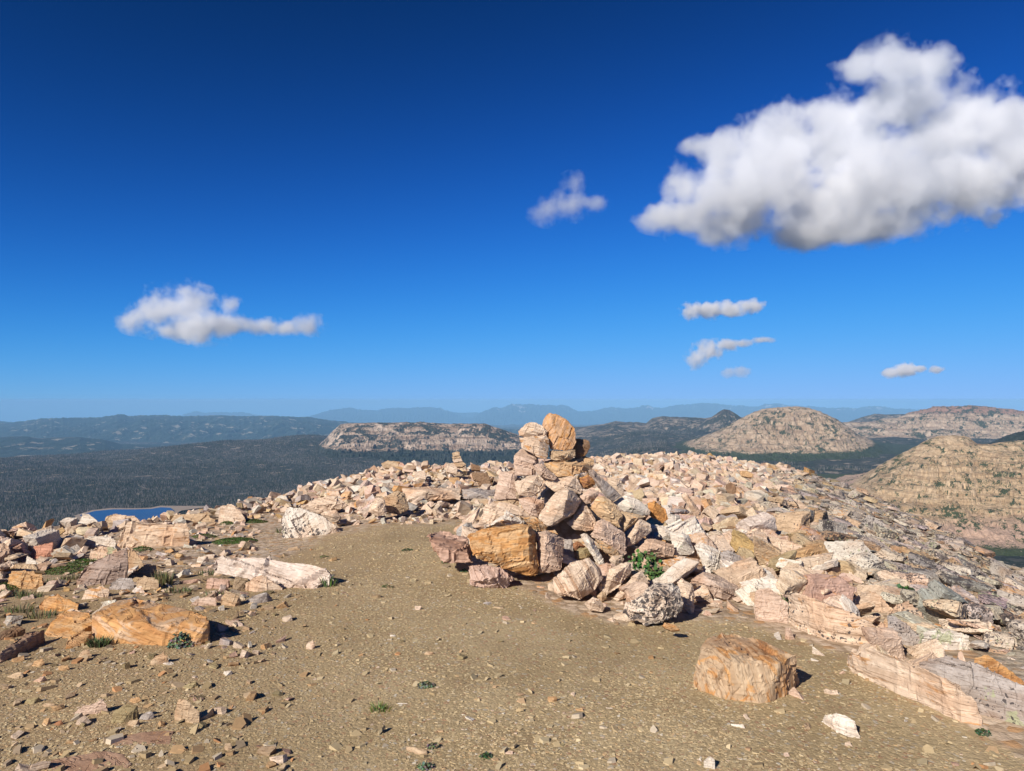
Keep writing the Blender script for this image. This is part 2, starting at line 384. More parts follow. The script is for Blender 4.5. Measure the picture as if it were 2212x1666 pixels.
def ground_rock(name, label, cr, outline, tint='cream', stain=.25, lich=0, green=0, frac=.75, bed=(.1, .1, 1), group=None, cat='rock', amp=.9, res=44, sink=.04, band=.5):
    """a rock lying on the ground; third value of a point = its height above the ground"""
    px = [topx(cr, p[0], p[1]) for p in outline]; yb = max(p[1] for p in px); yt = min(p[1] for p in px)
    xb = [p[0] for p in px if p[1] == yb][0]; foot = ground_hit(xb, min(yb, 1690)) if yb < 1690 else at_z(xb, yb, 0); z0 = foot.z
    hm = frac*(yb-yt)/F*foot.y; pts = []
    for (x, y), o in zip(px, outline):
        hh = o[2] if len(o) > 2 else hm*min(1, (yb-y)/(yb-yt)*1.35)
        hh = min(hh, max(0, .93*(yb-y)/F*foot.y-.004)); p = at_z(x, y, z0+hh)
        if p.y > foot.y*1.6 or p.y < 0: p = at(x, y, foot.y*1.15)
        pts.append(p); pts.append(Vector((p.x, p.y+.01, min(p.z, z0)-sink)))
    me, c = rock_from_points(pts, tint, stain, lich, green, bed, amp, res, name, band)
    return link(name, me, label, cat, group, loc=c)

# ------------------------------------------------------------------ the cairn, top to bottom
CG = 'rocks stacked in the tall cairn'
def C_(label, cr, outline, front=(), **k): return pile_rock('rock', label, cr, outline, front, group=CG, **k)
C_('tall orange wedge standing on edge at the very top of the cairn', 'T', [(825,140),(780,160),(720,260),(700,330),(810,420),(840,600),(830,730),(1100,750),(1200,715),(1250,600),(1260,480),(1230,390),(1170,350),(1100,250),(1060,225),(960,170)], [(880,330,-.04),(930,640,-.07),(1110,600,-.06)], tint=(.54,.34,.20), stain=.62, bed=(1,.2,-.6))
C_('lumpy pale rock topping the cairn beside the orange wedge', 'T', [(305,420),(380,380),(430,300),(530,280),(640,300),(720,350),(785,430),(770,490),(700,520),(520,535),(330,515)], [(560,430,-.07),(690,470,-.06)], tint='cream', stain=.3, lich=.10, dd=-.08)
C_('squared pale block with orange face under the lumpy top rock', 'T', [(325,530),(420,540),(640,505),(760,500),(805,570),(800,860),(760,885),(690,885),(600,830),(570,780),(420,745),(360,720),(340,620)], [(650,600,-.07),(640,840,-.06)], tint='cream', stain=.5, lich=.08, green=.2, dd=-.10)
C_('oval rock with green lichen wedged beneath the orange wedge', 'T', [(825,755),(1100,760),(1230,735),(1240,840),(1180,900),(1050,938),(930,925),(850,900),(815,850)], [(1000,830,-.10)], tint='tan', stain=.3, green=.5, dd=-.05)
C_('dark brown rock jutting out beside the oval lichen rock', 'T', [(1180,600),(1260,560),(1400,560),(1470,600),(1485,690),(1450,760),(1390,840),(1240,885),(1200,800)], [(1350,700,-.03)], tint='brown', stain=.3, dd=.14)
C_('broad flat orange plate carrying the top rocks of the cairn', 'T', [(700,945,-.08),(850,880,.2),(1100,850,.3),(1390,825,.25),(1520,870,.15),(1555,950,.08),(1540,1080),(1320,1155,-.1),(1180,1150,-.1),(950,1200,-.1),(830,1100,-.05),(720,1000,-.05)], [(1340,975,-.14),(960,945,-.13),(1150,965,-.14)], tint=(.56,.38,.22), stain=.42, dd=.04, thick=.6)
C_('upright squarish pink block under the pale stacked pair', 'T', [(245,830,.02),(350,725,.12),(420,745,.12),(590,800,.08),(650,930,.06),(595,950,-.05),(590,1145,-.05),(420,1175,-.05),(250,1140),(230,950)], [(550,945,-.10),(300,880,-.09)], tint='pink', stain=.12, lich=.04, dd=-.04)
C_('slanting block of thin cracked bedding below the orange plate', 'T', [(520,980),(620,940),(700,960),(820,1060),(950,1190),(870,1250),(780,1240),(700,1200),(600,1110)], [(700,1060,-.08)], tint='pink', stain=.15, lich=.12, dd=-.14, bed=(.6,0,.8), amp=1.6)
C_('tall flat faced pale slab standing on the heap', 'A', [(650,520),(755,520),(758,600),(770,715),(605,720),(640,600)], [(700,620,-.04)], tint='pink', stain=.08, dd=0, amp=.5)
C_('whitish angular rock with a rust underside beside the flat faced slab', 'A', [(755,590),(850,560),(920,545),(960,600),(985,635),(940,680),(860,702),(790,690),(765,640)], [(850,640,-.09),(900,580,-.05)], tint='cream', stain=.25, lich=.03, dd=-.10)
C_('low wedge with a brown notch under the thin bedded block', 'A', [(960,575),(1100,580),(1200,545),(1225,600),(1250,665),(1230,688),(1150,640),(1040,670),(975,620)], [(1150,610,-.09)], tint='cream', stain=.2, lich=.06, dd=-.05)
C_('rounded dark rust rock tucked below the orange plate', 'A', [(1222,565),(1280,540),(1330,575),(1335,615),(1285,642),(1250,640),(1220,600)], [(1280,590,-.08)], tint='rust', stain=.7, dd=0)
C_('long gray slab leaning down the shoulder of the cairn', 'A', [(1280,510),(1315,503),(1400,580),(1525,690),(1465,738),(1420,712),(1375,655),(1330,600)], [(1400,650,-.08),(1330,560,-.06)], tint='gray', stain=.05, lich=.12, dd=.02, bed=(.6,.1,-.8))
C_('pale rock peeping out behind the leaning gray slab', 'A', [(1415,570),(1490,555),(1530,590),(1548,685),(1500,700),(1450,640)], [(1490,620,-.05)], tint='cream', dd=.35)
C_('large pale wedge with two big faces in the middle of the cairn', 'A', [(1125,640),(1180,665),(1240,735),(1190,820),(1120,860),(1050,905),(990,920),(930,850),(980,750),(1050,670)], [(1130,725,-.20),(1105,850,-.12),(1140,655,-.1)], tint='cream', stain=.14, dd=-.12, amp=.6)
C_('small pinkish rock right of the big central wedge', 'A', [(1225,695),(1290,648),(1360,660),(1358,690),(1310,748),(1270,755),(1235,730)], [(1290,700,-.07)], tint='pink', stain=.1, dd=-.06)
C_('yellow stained angular block on the right flank of the cairn', 'A', [(1295,780),(1350,700),(1400,700),(1470,750),(1535,830),(1520,935),(1440,885),(1360,845)], [(1400,790,-.10),(1500,870,-.08)], tint=(.60,.43,.26), stain=.4, lich=.12, dd=-.12)
C_('triangular pale rock with brown veins under the small pinkish rock', 'A', [(1130,890),(1190,850),(1215,790),(1255,748),(1295,790),(1358,905),(1340,935),(1270,952),(1190,940)], [(1250,860,-.10)], tint='cream', stain=.3, lich=.04, dd=-.06)
C_('smooth light gray slab resting behind the yellow stained block', 'A', [(1465,742),(1560,683),(1680,740),(1735,800),(1730,835),(1660,840),(1545,815)], [(1600,780,-.08)], tint='white', stain=.0, lich=.04, dd=.10, amp=.5)
C_('tan rock with a brown underside below the light gray slab', 'A', [(1525,805),(1660,832),(1690,850),(1620,900),(1530,962),(1520,900)], [(1600,860,-.08)], tint='tan', stain=.3, dd=-.05)
C_('bright orange lump behind the light gray slab', 'A', [(1712,748),(1770,733),(1840,790),(1862,860),(1822,893),(1770,850),(1720,830)], [(1770,790,-.07)], tint=(.55,.27,.09), stain=.6, dd=.25)
C_('pinkish block with a dark top stain left of the central wedge', 'A', [(785,715),(860,700),(975,718),(972,790),(930,855),(870,850),(800,770)], [(900,765,-.09)], tint='pink', stain=.12, lich=.16, dd=-.05)
C_('thin dark flat rock under the flat faced slab', 'A', [(600,730),(700,712),(795,715),(792,770),(700,775),(608,765)], [(700,745,-.04)], tint='tan', stain=.3, lich=.1, dd=.02)
C_('broad cream rock forming the left shoulder of the cairn', 'A', [(495,905),(520,780),(590,730),(650,765),(760,758),(930,850),(800,880),(640,910)], [(700,820,-.08),(590,780,-.05)], tint='cream', stain=.15, dd=.0)
C_('swirled brown and white rock sitting on the big orange boulder', 'A', [(525,920),(600,860),(695,798),(780,850),(835,885),(800,900),(640,925)], [(680,865,-.12)], tint='white', stain=.5, lich=.05, dd=-.12)
C_('layered brown slab drooping over the big orange boulder', 'A', [(790,840),(900,845),(960,875),(992,920),(985,952),(920,965),(880,915),(830,885)], [(900,895,-.10)], tint='tan', stain=.6, lich=.06, dd=-.12, amp=1.4)
pile_rock('boulder', 'big squarish orange boulder with rippled face at the foot of the cairn', 'A', [(420,975),(530,925),(650,915),(800,893),(870,908),(905,960),(917,1080),(905,1200),(932,1270),(840,1272),(760,1250),(680,1200),(560,1185),(480,1160),(430,1070)], [(850,915,-.14),(470,985,-.10),(700,1110,-.17),(865,1180,-.15),(500,1120,-.1)], tint=(.58,.38,.20), stain=.75, dd=-.14, thick=.75, bed=(-.15,.25,1), group=CG, cat='boulder', res=46)
pile_rock('boulder', 'flat topped reddish pink boulder lying left of the big orange boulder', 'A', [(120,970,.15),(160,945,.35),(300,950,.55),(430,985,.45),(445,1080,.1),(472,1160),(470,1188,-.1),(350,1182,-.12),(240,1172,-.1),(150,1100,0),(122,1010,.05)], [(425,1085,-.10),(210,1050,-.16)], tint='rose', stain=.3, lich=.03, dd=.05, group=CG, cat='boulder', bed=(.1,.1,1))
C_('pink ribbed rock on the gravel below the big orange boulder', 'A', [(425,1195),(560,1190),(660,1210),(735,1262),(762,1290),(690,1368),(570,1373),(430,1335)], [(585,1285,-.16),(680,1260,-.06)], tint=(.58,.42,.34), stain=.2, green=.25, dd=.12, amp=1.5, bed=(.9,.1,.4))
C_('upright pink block spotted with black lichen beside the orange boulder', 'A', [(910,965),(985,948),(1115,1000),(1118,1060),(1090,1230),(1000,1255),(930,1240),(915,1100)], [(990,985,-.14),(960,1210,-.08),(1060,1200,-.05)], tint='pink', stain=.08, lich=.55, green=.2, dd=-.16, amp=.7)
C_('tilted block of striped brown bedding at the front of the cairn', 'A', [(1035,1290),(1150,1180),(1290,1143),(1365,1220),(1392,1290),(1340,1365),(1220,1442),(1120,1415),(1045,1400)], [(1130,1260,-.10),(1300,1200,-.08),(1200,1380,-.14)], tint='cream', stain=.25, dd=.0, amp=1.0, bed=(.85,.1,.45), res=46, band=1.3)
C_('shaded gray block in the gap behind the upright pink block', 'A', [(1105,1000),(1170,1010),(1192,1140),(1180,1185),(1095,1230)], [(1150,1100,-.04)], tint='gray', stain=.05, dd=.12)
C_('little brown rock perched over the small yellow block', 'A', [(1160,1040),(1210,1018),(1268,1060),(1200,1092),(1170,1082)], [(1205,1055,-.05)], tint='rust', stain=.3, dd=.0)
C_('small square yellow block in the middle of the lower cairn', 'A', [(1195,1088),(1230,1068),(1312,1060),(1312,1112),(1270,1155),(1208,1148)], [(1250,1085,-.06),(1270,1140,-.05)], tint='olive', stain=.25, green=.2, dd=-.10)
C_('narrow whitish gray slab leaning beside the small yellow block', 'A', [(1225,978),(1270,958),(1320,1010),(1390,1120),(1408,1180),(1382,1208),(1330,1155),(1290,1055)], [(1310,1060,-.08)], tint='white', stain=.0, lich=.10, dd=-.14, bed=(.5,.1,-.8))
C_('broad pink rock with lichen spots on its darker right face', 'A', [(1295,975),(1350,875),(1392,858),(1440,880),(1560,978),(1560,1108),(1540,1125),(1460,1135),(1340,1015)], [(1385,950,-.14),(1470,1080,-.08)], tint='pink', stain=.1, lich=.45, dd=-.10)
C_('brown layered wedge under the broad lichen spotted pink rock', 'A', [(1335,1005),(1400,1010),(1480,1060),(1530,1130),(1440,1135),(1380,1080)], [(1430,1070,-.06)], tint='tan', stain=.55, dd=-.17, amp=1.4)
C_('cream block with pointed top right of the lichen spotted pink rock', 'A', [(1555,1005),(1600,930),(1652,848),(1740,898),(1742,950),(1640,1032),(1560,1064)], [(1640,930,-.10)], tint='cream', stain=.12, dd=-.02)
C_('wide tan rock with one dark lichen patch above the leafy plant', 'A', [(1580,1130),(1650,1060),(1710,1000),(1780,1003),(1912,1040),(1900,1132),(1780,1145),(1600,1155)], [(1720,1080,-.12),(1860,1060,-.05)], tint=(.56,.40,.29), stain=.2, lich=.16, dd=-.02)
C_('chalky white block resting behind the wide tan rock', 'A', [(1870,965),(1960,948),(2012,980),(2052,1100),(2010,1122),(1900,1122),(1905,1045)], [(1980,1010,-.08)], tint='white', stain=.05, lich=.04, dd=.05)
C_('rounded loaf shaped rock with orange base beside the leafy plant', 'A', [(1775,1160),(1950,1123),(2080,1143),(2113,1222),(2060,1282),(1950,1300),(1850,1262),(1800,1212)], [(1900,1200,-.14),(2040,1230,-.1)], tint='cream', stain=.6, lich=.10, green=.15, dd=-.16, thick=1)
C_('long cream wedge leaning up against the striped block', 'A', [(1360,1342),(1440,1220),(1560,1158),(1612,1170),(1612,1222),(1530,1335),(1422,1412),(1380,1395)], [(1480,1260,-.11),(1560,1200,-.05)], tint='cream', stain=.18, lich=.03, dd=-.02)
C_('pale wedge with orange lower half next to the long cream wedge', 'A', [(1465,1432),(1545,1350),(1600,1270),(1670,1228),(1695,1290),(1732,1325),(1640,1392),(1500,1453)], [(1610,1340,-.10)], tint='cream', stain=.4, dd=.05)
pile_rock('boulder', 'large white boulder half covered in black lichen in front of the cairn', 'A', [(1538,1540),(1550,1470),(1700,1375),(1760,1320),(1870,1315),(1940,1350),(1965,1450),(1972,1510),(1920,1580),(1780,1628),(1700,1625),(1580,1590)], [(1760,1400,-.14),(1760,1600,-.08),(1620,1500,-.08),(1900,1480,-.06)], tint='white', stain=.05, lich=.66, green=.3, thick=.8, group=CG, cat='boulder', res=46)
C_('narrow upright cream rock right of the lichen covered boulder', 'A', [(1925,1320),(1960,1288),(2040,1330),(2055,1420),(2057,1540),(2030,1568),(1972,1510),(1960,1400)], [(2010,1420,-.07)], tint='cream', stain=.12, dd=.12)
C_('large two faced pale rock overhanging the gravel right of the upright rock', 'H', [(1628,1040),(1700,970),(1790,908),(1880,930),(2070,1020),(2190,1100),(2212,1230),(2060,1272),(1960,1248),(1800,1200),(1700,1130)], [(1990,1090,-.16),(1990,1230,-.12),(1800,960,-.05)], tint=(.52,.40,.32), stain=.15, lich=.08, dd=.25)
C_('small pale rock wedged behind the narrow upright rock', 'H', [(1495,1060),(1550,1000),(1622,1040),(1580,1120)], [(1560,1050,-.04)], tint='cream', dd=.4)
C_('craggy little rock at the foot of the striped block', 'A', [(1255,1470),(1325,1418),(1370,1440),(1412,1490),(1392,1532),(1300,1522)], [(1330,1465,-.06)], tint='cream', stain=.3, dd=-.02)
C_('thin rusty chip leaning on the striped block', 'A', [(1293,1395),(1320,1340),(1352,1385),(1342,1425)], [(1325,1385,-.03)], tint='rose', dd=.02)
C_('small tan chip beside the thin rusty chip', 'A', [(1345,1420),(1385,1380),(1412,1390),(1424,1432),(1382,1464)], [(1385,1420,-.04)], tint='tan', dd=.05)
C_('pale rock embedded among the leaves of the green plant', 'H', [(1115,850),(1150,768),(1210,788),(1330,900),(1332,932),(1270,945),(1160,912)], [(1210,860,-.05)], tint='pink', dd=-.10)
C_('roundish cream rock in the gap left of the green plant', 'H', [(768,795),(810,748),(920,738),(935,800),(900,850),(830,865)], [(850,795,-.06)], tint='cream', dd=-.2)
C_('thin orange flake tucked under the lichen covered boulder', 'H', [(1338,1512),(1370,1467),(1480,1487),(1548,1553),(1440,1560)], [(1430,1510,-.02)], tint='orange', stain=.6, dd=-.1, depth=5.0)
C_('flat cream stone under the overhanging two faced rock', 'H', [(1820,1282),(1900,1248),(1980,1262),(2012,1312),(1940,1355)], [(1910,1300,-.05)], tint='cream', dd=.1)
C_('white rock with black spots right of the chalky block', 'H', [(1690,640),(1760,600),(1880,640),(1990,700),(2012,780),(1955,860),(1972,965),(1800,912),(1770,800)], [(1850,760,-.10)], tint='white', stain=.15, lich=.22, dd=-.02)
C_('gray slab patterned with black lichen leaning to the right', 'H', [(1955,720),(2060,670),(2180,740),(2330,880),(2340,1000),(2212,1030),(2100,960),(2010,900)], [(2120,840,-.08)], tint='gray', stain=.05, lich=.45, dd=.05)
C_('white rock above the wide tan rock', 'H', [(1280,440),(1340,418),(1470,488),(1502,560),(1490,605),(1330,565)], [(1400,520,-.06)], tint='white', stain=.05, dd=.2)
C_('long narrow wedge with rusty side tilted among the pale boulders', 'H', [(1545,90),(1600,58),(1700,180),(1820,325),(1780,355),(1710,350),(1640,200)], [(1680,220,-.07)], tint='cream', stain=.35, dd=1.2, bed=(.5,0,-.85))

# ------------------------------------------------------------------ row of slabs and single rocks to the right of the gravel
RG = 'slabs bordering the bare gravel'
def G_(name, label, cr, outline, cat='slab', **k): return ground_rock(name, label, cr, outline, cat=cat, **k)
G_('boulder', 'stool shaped block with rusty flat top alone on the gravel', 'C', [(235,830,.20),(250,790,.22),(340,750,.235),(430,735,.24),(600,790,.235),(800,880,.215),(700,935,.20),(560,945,.20),(420,930,.215),(310,850,.225),(165,1050,.035),(190,990,.06),(230,1110,0),(340,1150,0),(430,1120,.0),(580,1185,0),(640,1178,0),(720,1130,0),(800,1060,.02),(815,985,.08)], cat='boulder', tint='tan', stain=.55, lich=.06, amp=.9, bed=(.9,.2,.15), res=46, sink=.02)
G_('stone', 'triangular pink flake leaning at the corner of the stool shaped block', 'C', [(738,1122,0),(790,1075,.06),(862,1150,0),(855,1172,0)], cat='stone', tint='pink', amp=.6)
G_('slab', 'brownish slab at the near end of the slab row, grass at its corner', 'C', [(545,600,.07),(552,520,.18),(562,480,.22),(640,470,.25),(755,560,.2),(762,650,.05),(750,692,0),(600,650,0),(546,625,0)], tint='pink', stain=.3, lich=.05, group=RG)
G_('slab', 'long pale slab with black lichen spots in the row right of the gravel', 'C', [(760,510,.22),(800,490,.27),(1000,570,.25),(1200,640,.25),(1320,715,.22),(1340,760,.15),(1336,852,0),(1190,800,0),(1000,760,0),(790,702,0),(765,600,.1)], tint='cream', stain=.35, lich=.38, green=.2, group=RG, res=40)
G_('slab', 'longest slab with orange front edge at the corner of the gravel', 'C', [(1120,855,.12),(1150,830,.16),(1300,850,.2),(1600,955,.2),(1800,1060,.2),(1900,1125,.2),(1962,1265,.05),(1940,1320,0),(1870,1310,0),(1500,1120,0),(1200,970,0),(1125,905,.02)], tint='cream', stain=.45, lich=.12, green=.25, group=RG, res=56)
G_('slab', 'gray speckled slab lying behind the longest orange edged slab', 'C', [(1560,915,.18),(1750,880,.24),(1950,940,.24),(2300,1120,.24),(2400,1260,.1),(2350,1370,0),(2100,1290,0),(1950,1190,.05),(1800,1090,.1)], tint='gray', stain=.2, lich=.35, green=.5, group=RG, res=56)
G_('rock', 'tan capped rock with rough brown face behind the long lichen slab', 'C', [(820,470,.15),(860,375,.35),(980,358,.38),(1150,440,.3),(1148,485,.12),(1020,512,.08),(830,502,.05)], cat='rock', tint='tan', stain=.4, lich=.15, green=.3)
G_('rock', 'pale and orange peaked rock above the long lichen slab', 'C', [(1112,525,.2),(1240,478,.35),(1320,500,.33),(1392,590,.15),(1370,628,.03),(1250,605,.03),(1120,565,.08)], cat='rock', tint='cream', stain=.45, lich=.15)
G_('rock', 'blocky rock with a cap of black and yellow lichen beside the small green plant', 'C', [(1365,622,.15),(1440,560,.35),(1500,548,.38),(1590,620,.33),(1598,655,.2),(1540,712,0),(1480,705,0),(1400,650,.05)], cat='rock', tint='cream', stain=.1, lich=.6, green=.4)
G_('slab', 'tilted dark streaked rib between the long slab and the lichen capped block', 'C', [(1370,640,.3),(1420,640,.3),(1560,740,.2),(1620,800,.1),(1540,830,0),(1440,740,.05)], tint='gray', stain=.3, lich=.4)
G_('slab', 'pale green tinged slab in front of the lichen capped block', 'C', [(1565,745,.15),(1680,708,.28),(1860,740,.28),(1905,835,.1),(1780,862,.03),(1600,835,0)], tint='white', stain=.15, lich=.3, green=.6)
G_('slab', 'vivid orange slab at the edge behind the gray speckled slab', 'C', [(1905,900,.2),(1990,880,.25),(2140,980,.25),(2225,1060,.2),(2212,1092,.08),(2100,1052,.05),(1950,945,.05)], tint='orange', stain=.8, green=.2)
G_('slab', 'pink rectangular slab with black blotches on its sunlit top', 'C', [(572,165,.2),(640,133,.4),(830,190,.4),(872,250,.25),(840,278,.1),(600,240,.08)], tint='cream', stain=.2, lich=.3)
G_('slab', 'brown flat slab lying under the blotched pink slab', 'C', [(608,245,.15),(842,275,.15),(872,292,.1),(800,312,0),(615,292,0)], tint='tan', stain=.4)
G_('rock', 'dark brown squared rock with pale top on the slope right of the cairn', 'C', [(285,110,.3),(400,83,.4),(482,90,.4),(482,140,.2),(400,172,.1),(290,152,.1)], cat='rock', tint='brown', stain=.4)
G_('stone', 'small square tan stone standing on the gray speckled slab', 'C', [(1398,820,.15),(1462,825,.15),(1472,900,0),(1394,882,0)], cat='stone', tint='tan')
G_('stone', 'pointed pale stone with ragged edges on the gravel near the longest slab', 'C', [(953,1300,0),(985,1250,.06),(1050,1237,.09),(1110,1255,.09),(1165,1290,.07),(1207,1407,0),(1130,1382,0),(1080,1390,0),(1010,1342,0)], cat='stone', tint='white', stain=.2)
G_('stone', 'small dark edged triangular stone at the bottom border of the photo', 'C', [(232,1535,.04),(270,1506,.09),(302,1520,.08),(307,1602,0),(240,1565,0)], cat='stone', tint='white')
G_('stone', 'flat white stone just left of the dark edged triangular stone', 'C', [(190,1525,.01),(215,1518,.02),(240,1560,.01),(205,1560,0)], cat='stone', tint='white')
for lab, o in [('pink wedge stone right of the stool shaped block', [(975,1088,.03),(1060,1095,.03),(1072,1132,0),(1020,1130,0)]),
               ('thin triangular pink flake standing between the block and the long slabs', [(903,822,.06),(985,882,.02),(980,897,0),(930,880,0)]),
               ('narrow dark pink sliver below the stool shaped block', [(478,1245,.02),(500,1242,.02),(538,1300,0),(515,1306,0)]),
               ('pale upright sliver near the foot of the long lichen slab', [(735,712,.1),(770,710,.1),(800,790,0),(760,795,0)]),
               ('white flat stone beside the pale upright sliver', [(665,745,.02),(700,735,.03),(720,790,0),(690,792,0)]),
               ('buff flake with a shadow near the corner of the stool block', [(895,900,.02),(945,915,.02),(940,932,0),(900,925,0)]),
               ('orange lump of stone with two pebbles beside the longest slab', [(1070,990,.03),(1100,978,.03),(1118,1000,0),(1080,1008,0)]),
               ('tan flat stone in the gravel below the stool block', [(400,1305,.01),(480,1310,.02),(495,1345,0),(410,1328,0)]),
               ('cream pebble under the ragged pointed stone', [(1105,1420,.03),(1135,1412,.03),(1158,1455,0),(1120,1455,0)]),
               ('white chip lying lowest in the gravel right of the middle', [(728,1485,.02),(755,1482,.02),(775,1525,0),(745,1528,0)])]:
    G_('stone', lab, 'C', o, cat='stone', tint=random.choice(['white', 'cream', 'pink']), amp=.6, res=18, sink=.01, group='loose stones on the gravel')

# ------------------------------------------------------------------ slabs and rocks on the left
G_('slab', 'large low orange slab with dark shadow in the left foreground', 'L', [(550,890,0),(640,912,0),(900,930,0),(1128,938,0),(1222,840,.02),(540,750,.14),(545,830,.03),(610,700,.16),(680,665,.16),(800,650,.16),(980,680,.16),(1190,738,.16),(1215,785,.15),(1135,818,.155),(800,810,.16)], tint=(.55,.38,.24), stain=.80, lich=.03, bed=(.25,.1,1), res=56, amp=.7)
G_('slab', 'orange plate tilted up just left behind the large orange slab', 'L', [(228,690,.03),(260,650,.12),(340,628,.15),(465,680,.1),(440,715,.02),(320,735,0)], tint='orange', stain=.8, amp=.6)
G_('rock', 'rusty flat rock embedded at the left end of the large orange slab', 'L', [(250,860,.0),(300,780,.06),(380,720,.09),(520,735,.1),(545,800,.06),(480,840,.02),(380,895,0),(270,890,0)], cat='rock', tint='orange', stain=.7, amp=.7)
G_('rock', 'orange rock broken off in front of the embedded rusty rock', 'L', [(380,960,0),(400,880,.05),(470,845,.07),(540,850,.06),(545,900,.01),(470,940,0)], cat='rock', tint='orange', stain=.6)
G_('rock', 'white and rust knobbly rock behind the large orange slab', 'L', [(475,665,.02),(500,600,.15),(600,578,.2),(642,600,.15),(620,640,.05),(530,665,.02)], cat='rock', tint='cream', stain=.5)
G_('rock', 'squared block with pink shaded front behind the orange slab', 'L', [(795,592,.02),(800,540,.15),(845,522,.2),(925,540,.2),(930,590,.03),(850,606,0)], cat='rock', tint='tan', stain=.15)
G_('rock', 'pale gray faceted rock between the squared block and the shadowed slab', 'L', [(632,595,.03),(650,560,.12),(700,528,.2),(775,540,.2),(785,580,.06),(730,606,0),(660,603,0)], cat='rock', tint='gray', stain=.05)
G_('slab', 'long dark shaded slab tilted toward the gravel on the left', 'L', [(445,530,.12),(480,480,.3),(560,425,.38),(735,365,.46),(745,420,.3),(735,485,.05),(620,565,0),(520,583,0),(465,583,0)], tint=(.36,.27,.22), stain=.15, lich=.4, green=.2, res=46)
G_('rock', 'pointed rock standing at the upper end of the dark shaded slab', 'L', [(732,410,.32),(770,358,.5),(795,375,.45),(832,430,.28),(845,470,.06),(735,495,.03)], cat='rock', tint='tan', lich=.3)
G_('boulder', 'rounded boulder with yellow green lichen behind the dark shaded slab', 'L', [(518,445,.12),(530,372,.35),(600,343,.45),(660,350,.42),(705,372,.35),(640,415,.12),(530,452,.05)], cat='boulder', tint='cream', lich=.15, green=.65)
G_('slab', 'flat orange slab casting shadow right of the dark shaded slab', 'L', [(748,522,.05),(830,463,.2),(912,453,.2),(918,490,.1),(800,538,0)], tint='tan', stain=.5)
G_('boulder', 'biggest pale yellow outcrop boulder beside the green cushion plants', 'L', [(682,345,.05),(700,270,.38),(740,202,.6),(820,197,.65),(900,213,.6),(1080,213,.5),(1105,250,.35),(1080,283,.12),(900,305,.05),(820,335,.02),(690,362,0)], cat='boulder', tint=(.60,.45,.32), stain=.4, lich=.05, res=44)
G_('boulder', 'squat orange boulder with dark patch near the edge of the photo', 'L', [(42,575,.08),(50,520,.22),(75,490,.33),(150,482,.36),(240,510,.3),(258,550,.1),(200,590,.02),(60,605,0)], cat='boulder', tint='orange', stain=.6, lich=.1)
G_('rock', 'small sharp pyramid of white rock near the squat orange boulder', 'L', [(138,478,.05),(160,403,.42),(190,420,.35),(243,462,.1),(225,480,.03)], cat='rock', tint='white', lich=.05)
G_('slab', 'salmon pink slab propped among the boulders on the left', 'L', [(172,425,.08),(200,350,.35),(312,323,.42),(300,372,.2),(240,425,.06)], tint=(.55,.28,.19), stain=.3)
G_('rock', 'dark topped rounded rock above the salmon slab', 'L', [(235,325,.05),(255,250,.5),(290,235,.55),(325,260,.45),(330,300,.2),(310,330,.05)], cat='rock', tint='pink', lich=.35)
G_('boulder', 'wide cream boulder with flat front in the middle of the left pile', 'L', [(465,345,.05),(480,300,.25),(560,278,.35),(650,285,.38),(680,320,.2),(672,350,.03),(560,360,.0)], cat='boulder', tint='white', lich=.06)
G_('slab', 'long pale slab cracked in two lying on the gravel left of the cairn', 'L', [(1252,490,0),(1258,418,.13),(1285,405,.15),(1400,410,.16),(1410,395,.18),(1560,398,.19),(1740,420,.19),(1900,448,.19),(1968,500,.12),(1962,520,.05),(1850,550,.04),(1890,590,0),(1805,607,0),(1700,592,0),(1420,530,0)], tint=(.63, .53, .45), stain=.15, lich=.02, res=56, amp=1.2, bed=(.15,.1,1))
G_('rock', 'pale knobbly rock against the front of the long cracked slab', 'L', [(1432,570,.05),(1480,530,.15),(1540,512,.18),(1600,550,.12),(1655,592,.03),(1640,605,0),(1560,605,0),(1480,622,0)], cat='rock', tint='cream', stain=.1)
G_('slab', 'reddish brown flat block left of the pale knobbly rock', 'L', [(1203,592,0),(1215,533,.09),(1350,538,.09),(1332,592,.01),(1290,603,0)], tint='rose', green=.1)
G_('rock', 'brown topped rock between the reddish block and the knobbly rock', 'L', [(1358,588,.02),(1378,528,.11),(1452,535,.1),(1437,607,0),(1375,617,0)], cat='rock', tint=(.34,.25,.16), stain=.2)
G_('rock', 'orange kite shaped rock in front of the reddish flat block', 'L', [(1273,695,0),(1320,608,.12),(1400,640,.09),(1412,672,.02),(1370,707,0)], cat='rock', tint='tan', stain=.4)
G_('rock', 'purplish pink low rock left of the orange kite shaped rock', 'L', [(1103,697,0),(1130,665,.06),(1180,645,.09),(1255,643,.1),(1268,702,0)], cat='rock', tint='pink')
G_('slab', 'thin gray slab with dark ring marks propped on its edge', 'L', [(1428,672,0),(1450,650,.07),(1560,618,.09),(1588,645,.04),(1470,692,0)], tint='gray', lich=.2)
G_('boulder', 'white boulder streaked with black lichen standing at the gravel edge', 'L', [(1690,283,0),(1672,230,.15),(1650,190,.3),(1675,128,.52),(1740,122,.55),(1880,168,.42),(1962,230,.22),(2002,272,.03),(1900,292,0),(1780,302,0)], cat='boulder', tint='white', stain=.12, lich=.7, green=.3, res=46, bed=(.8,0,.5))
G_('boulder', 'pale square topped boulder on the skyline above the cushion plants', 'L', [(1275,205,.05),(1280,150,.25),(1290,113,.42),(1350,98,.48),(1400,135,.36),(1435,190,.1),(1370,218,0)], cat='boulder', tint='cream', lich=.08)
G_('rock', 'twisted white rock poking up in front of the lake', 'L', [(445,225,.08),(470,190,.3),(480,158,.47),(520,153,.52),(560,190,.3),(590,232,.08)], cat='rock', tint='white', lich=.08)
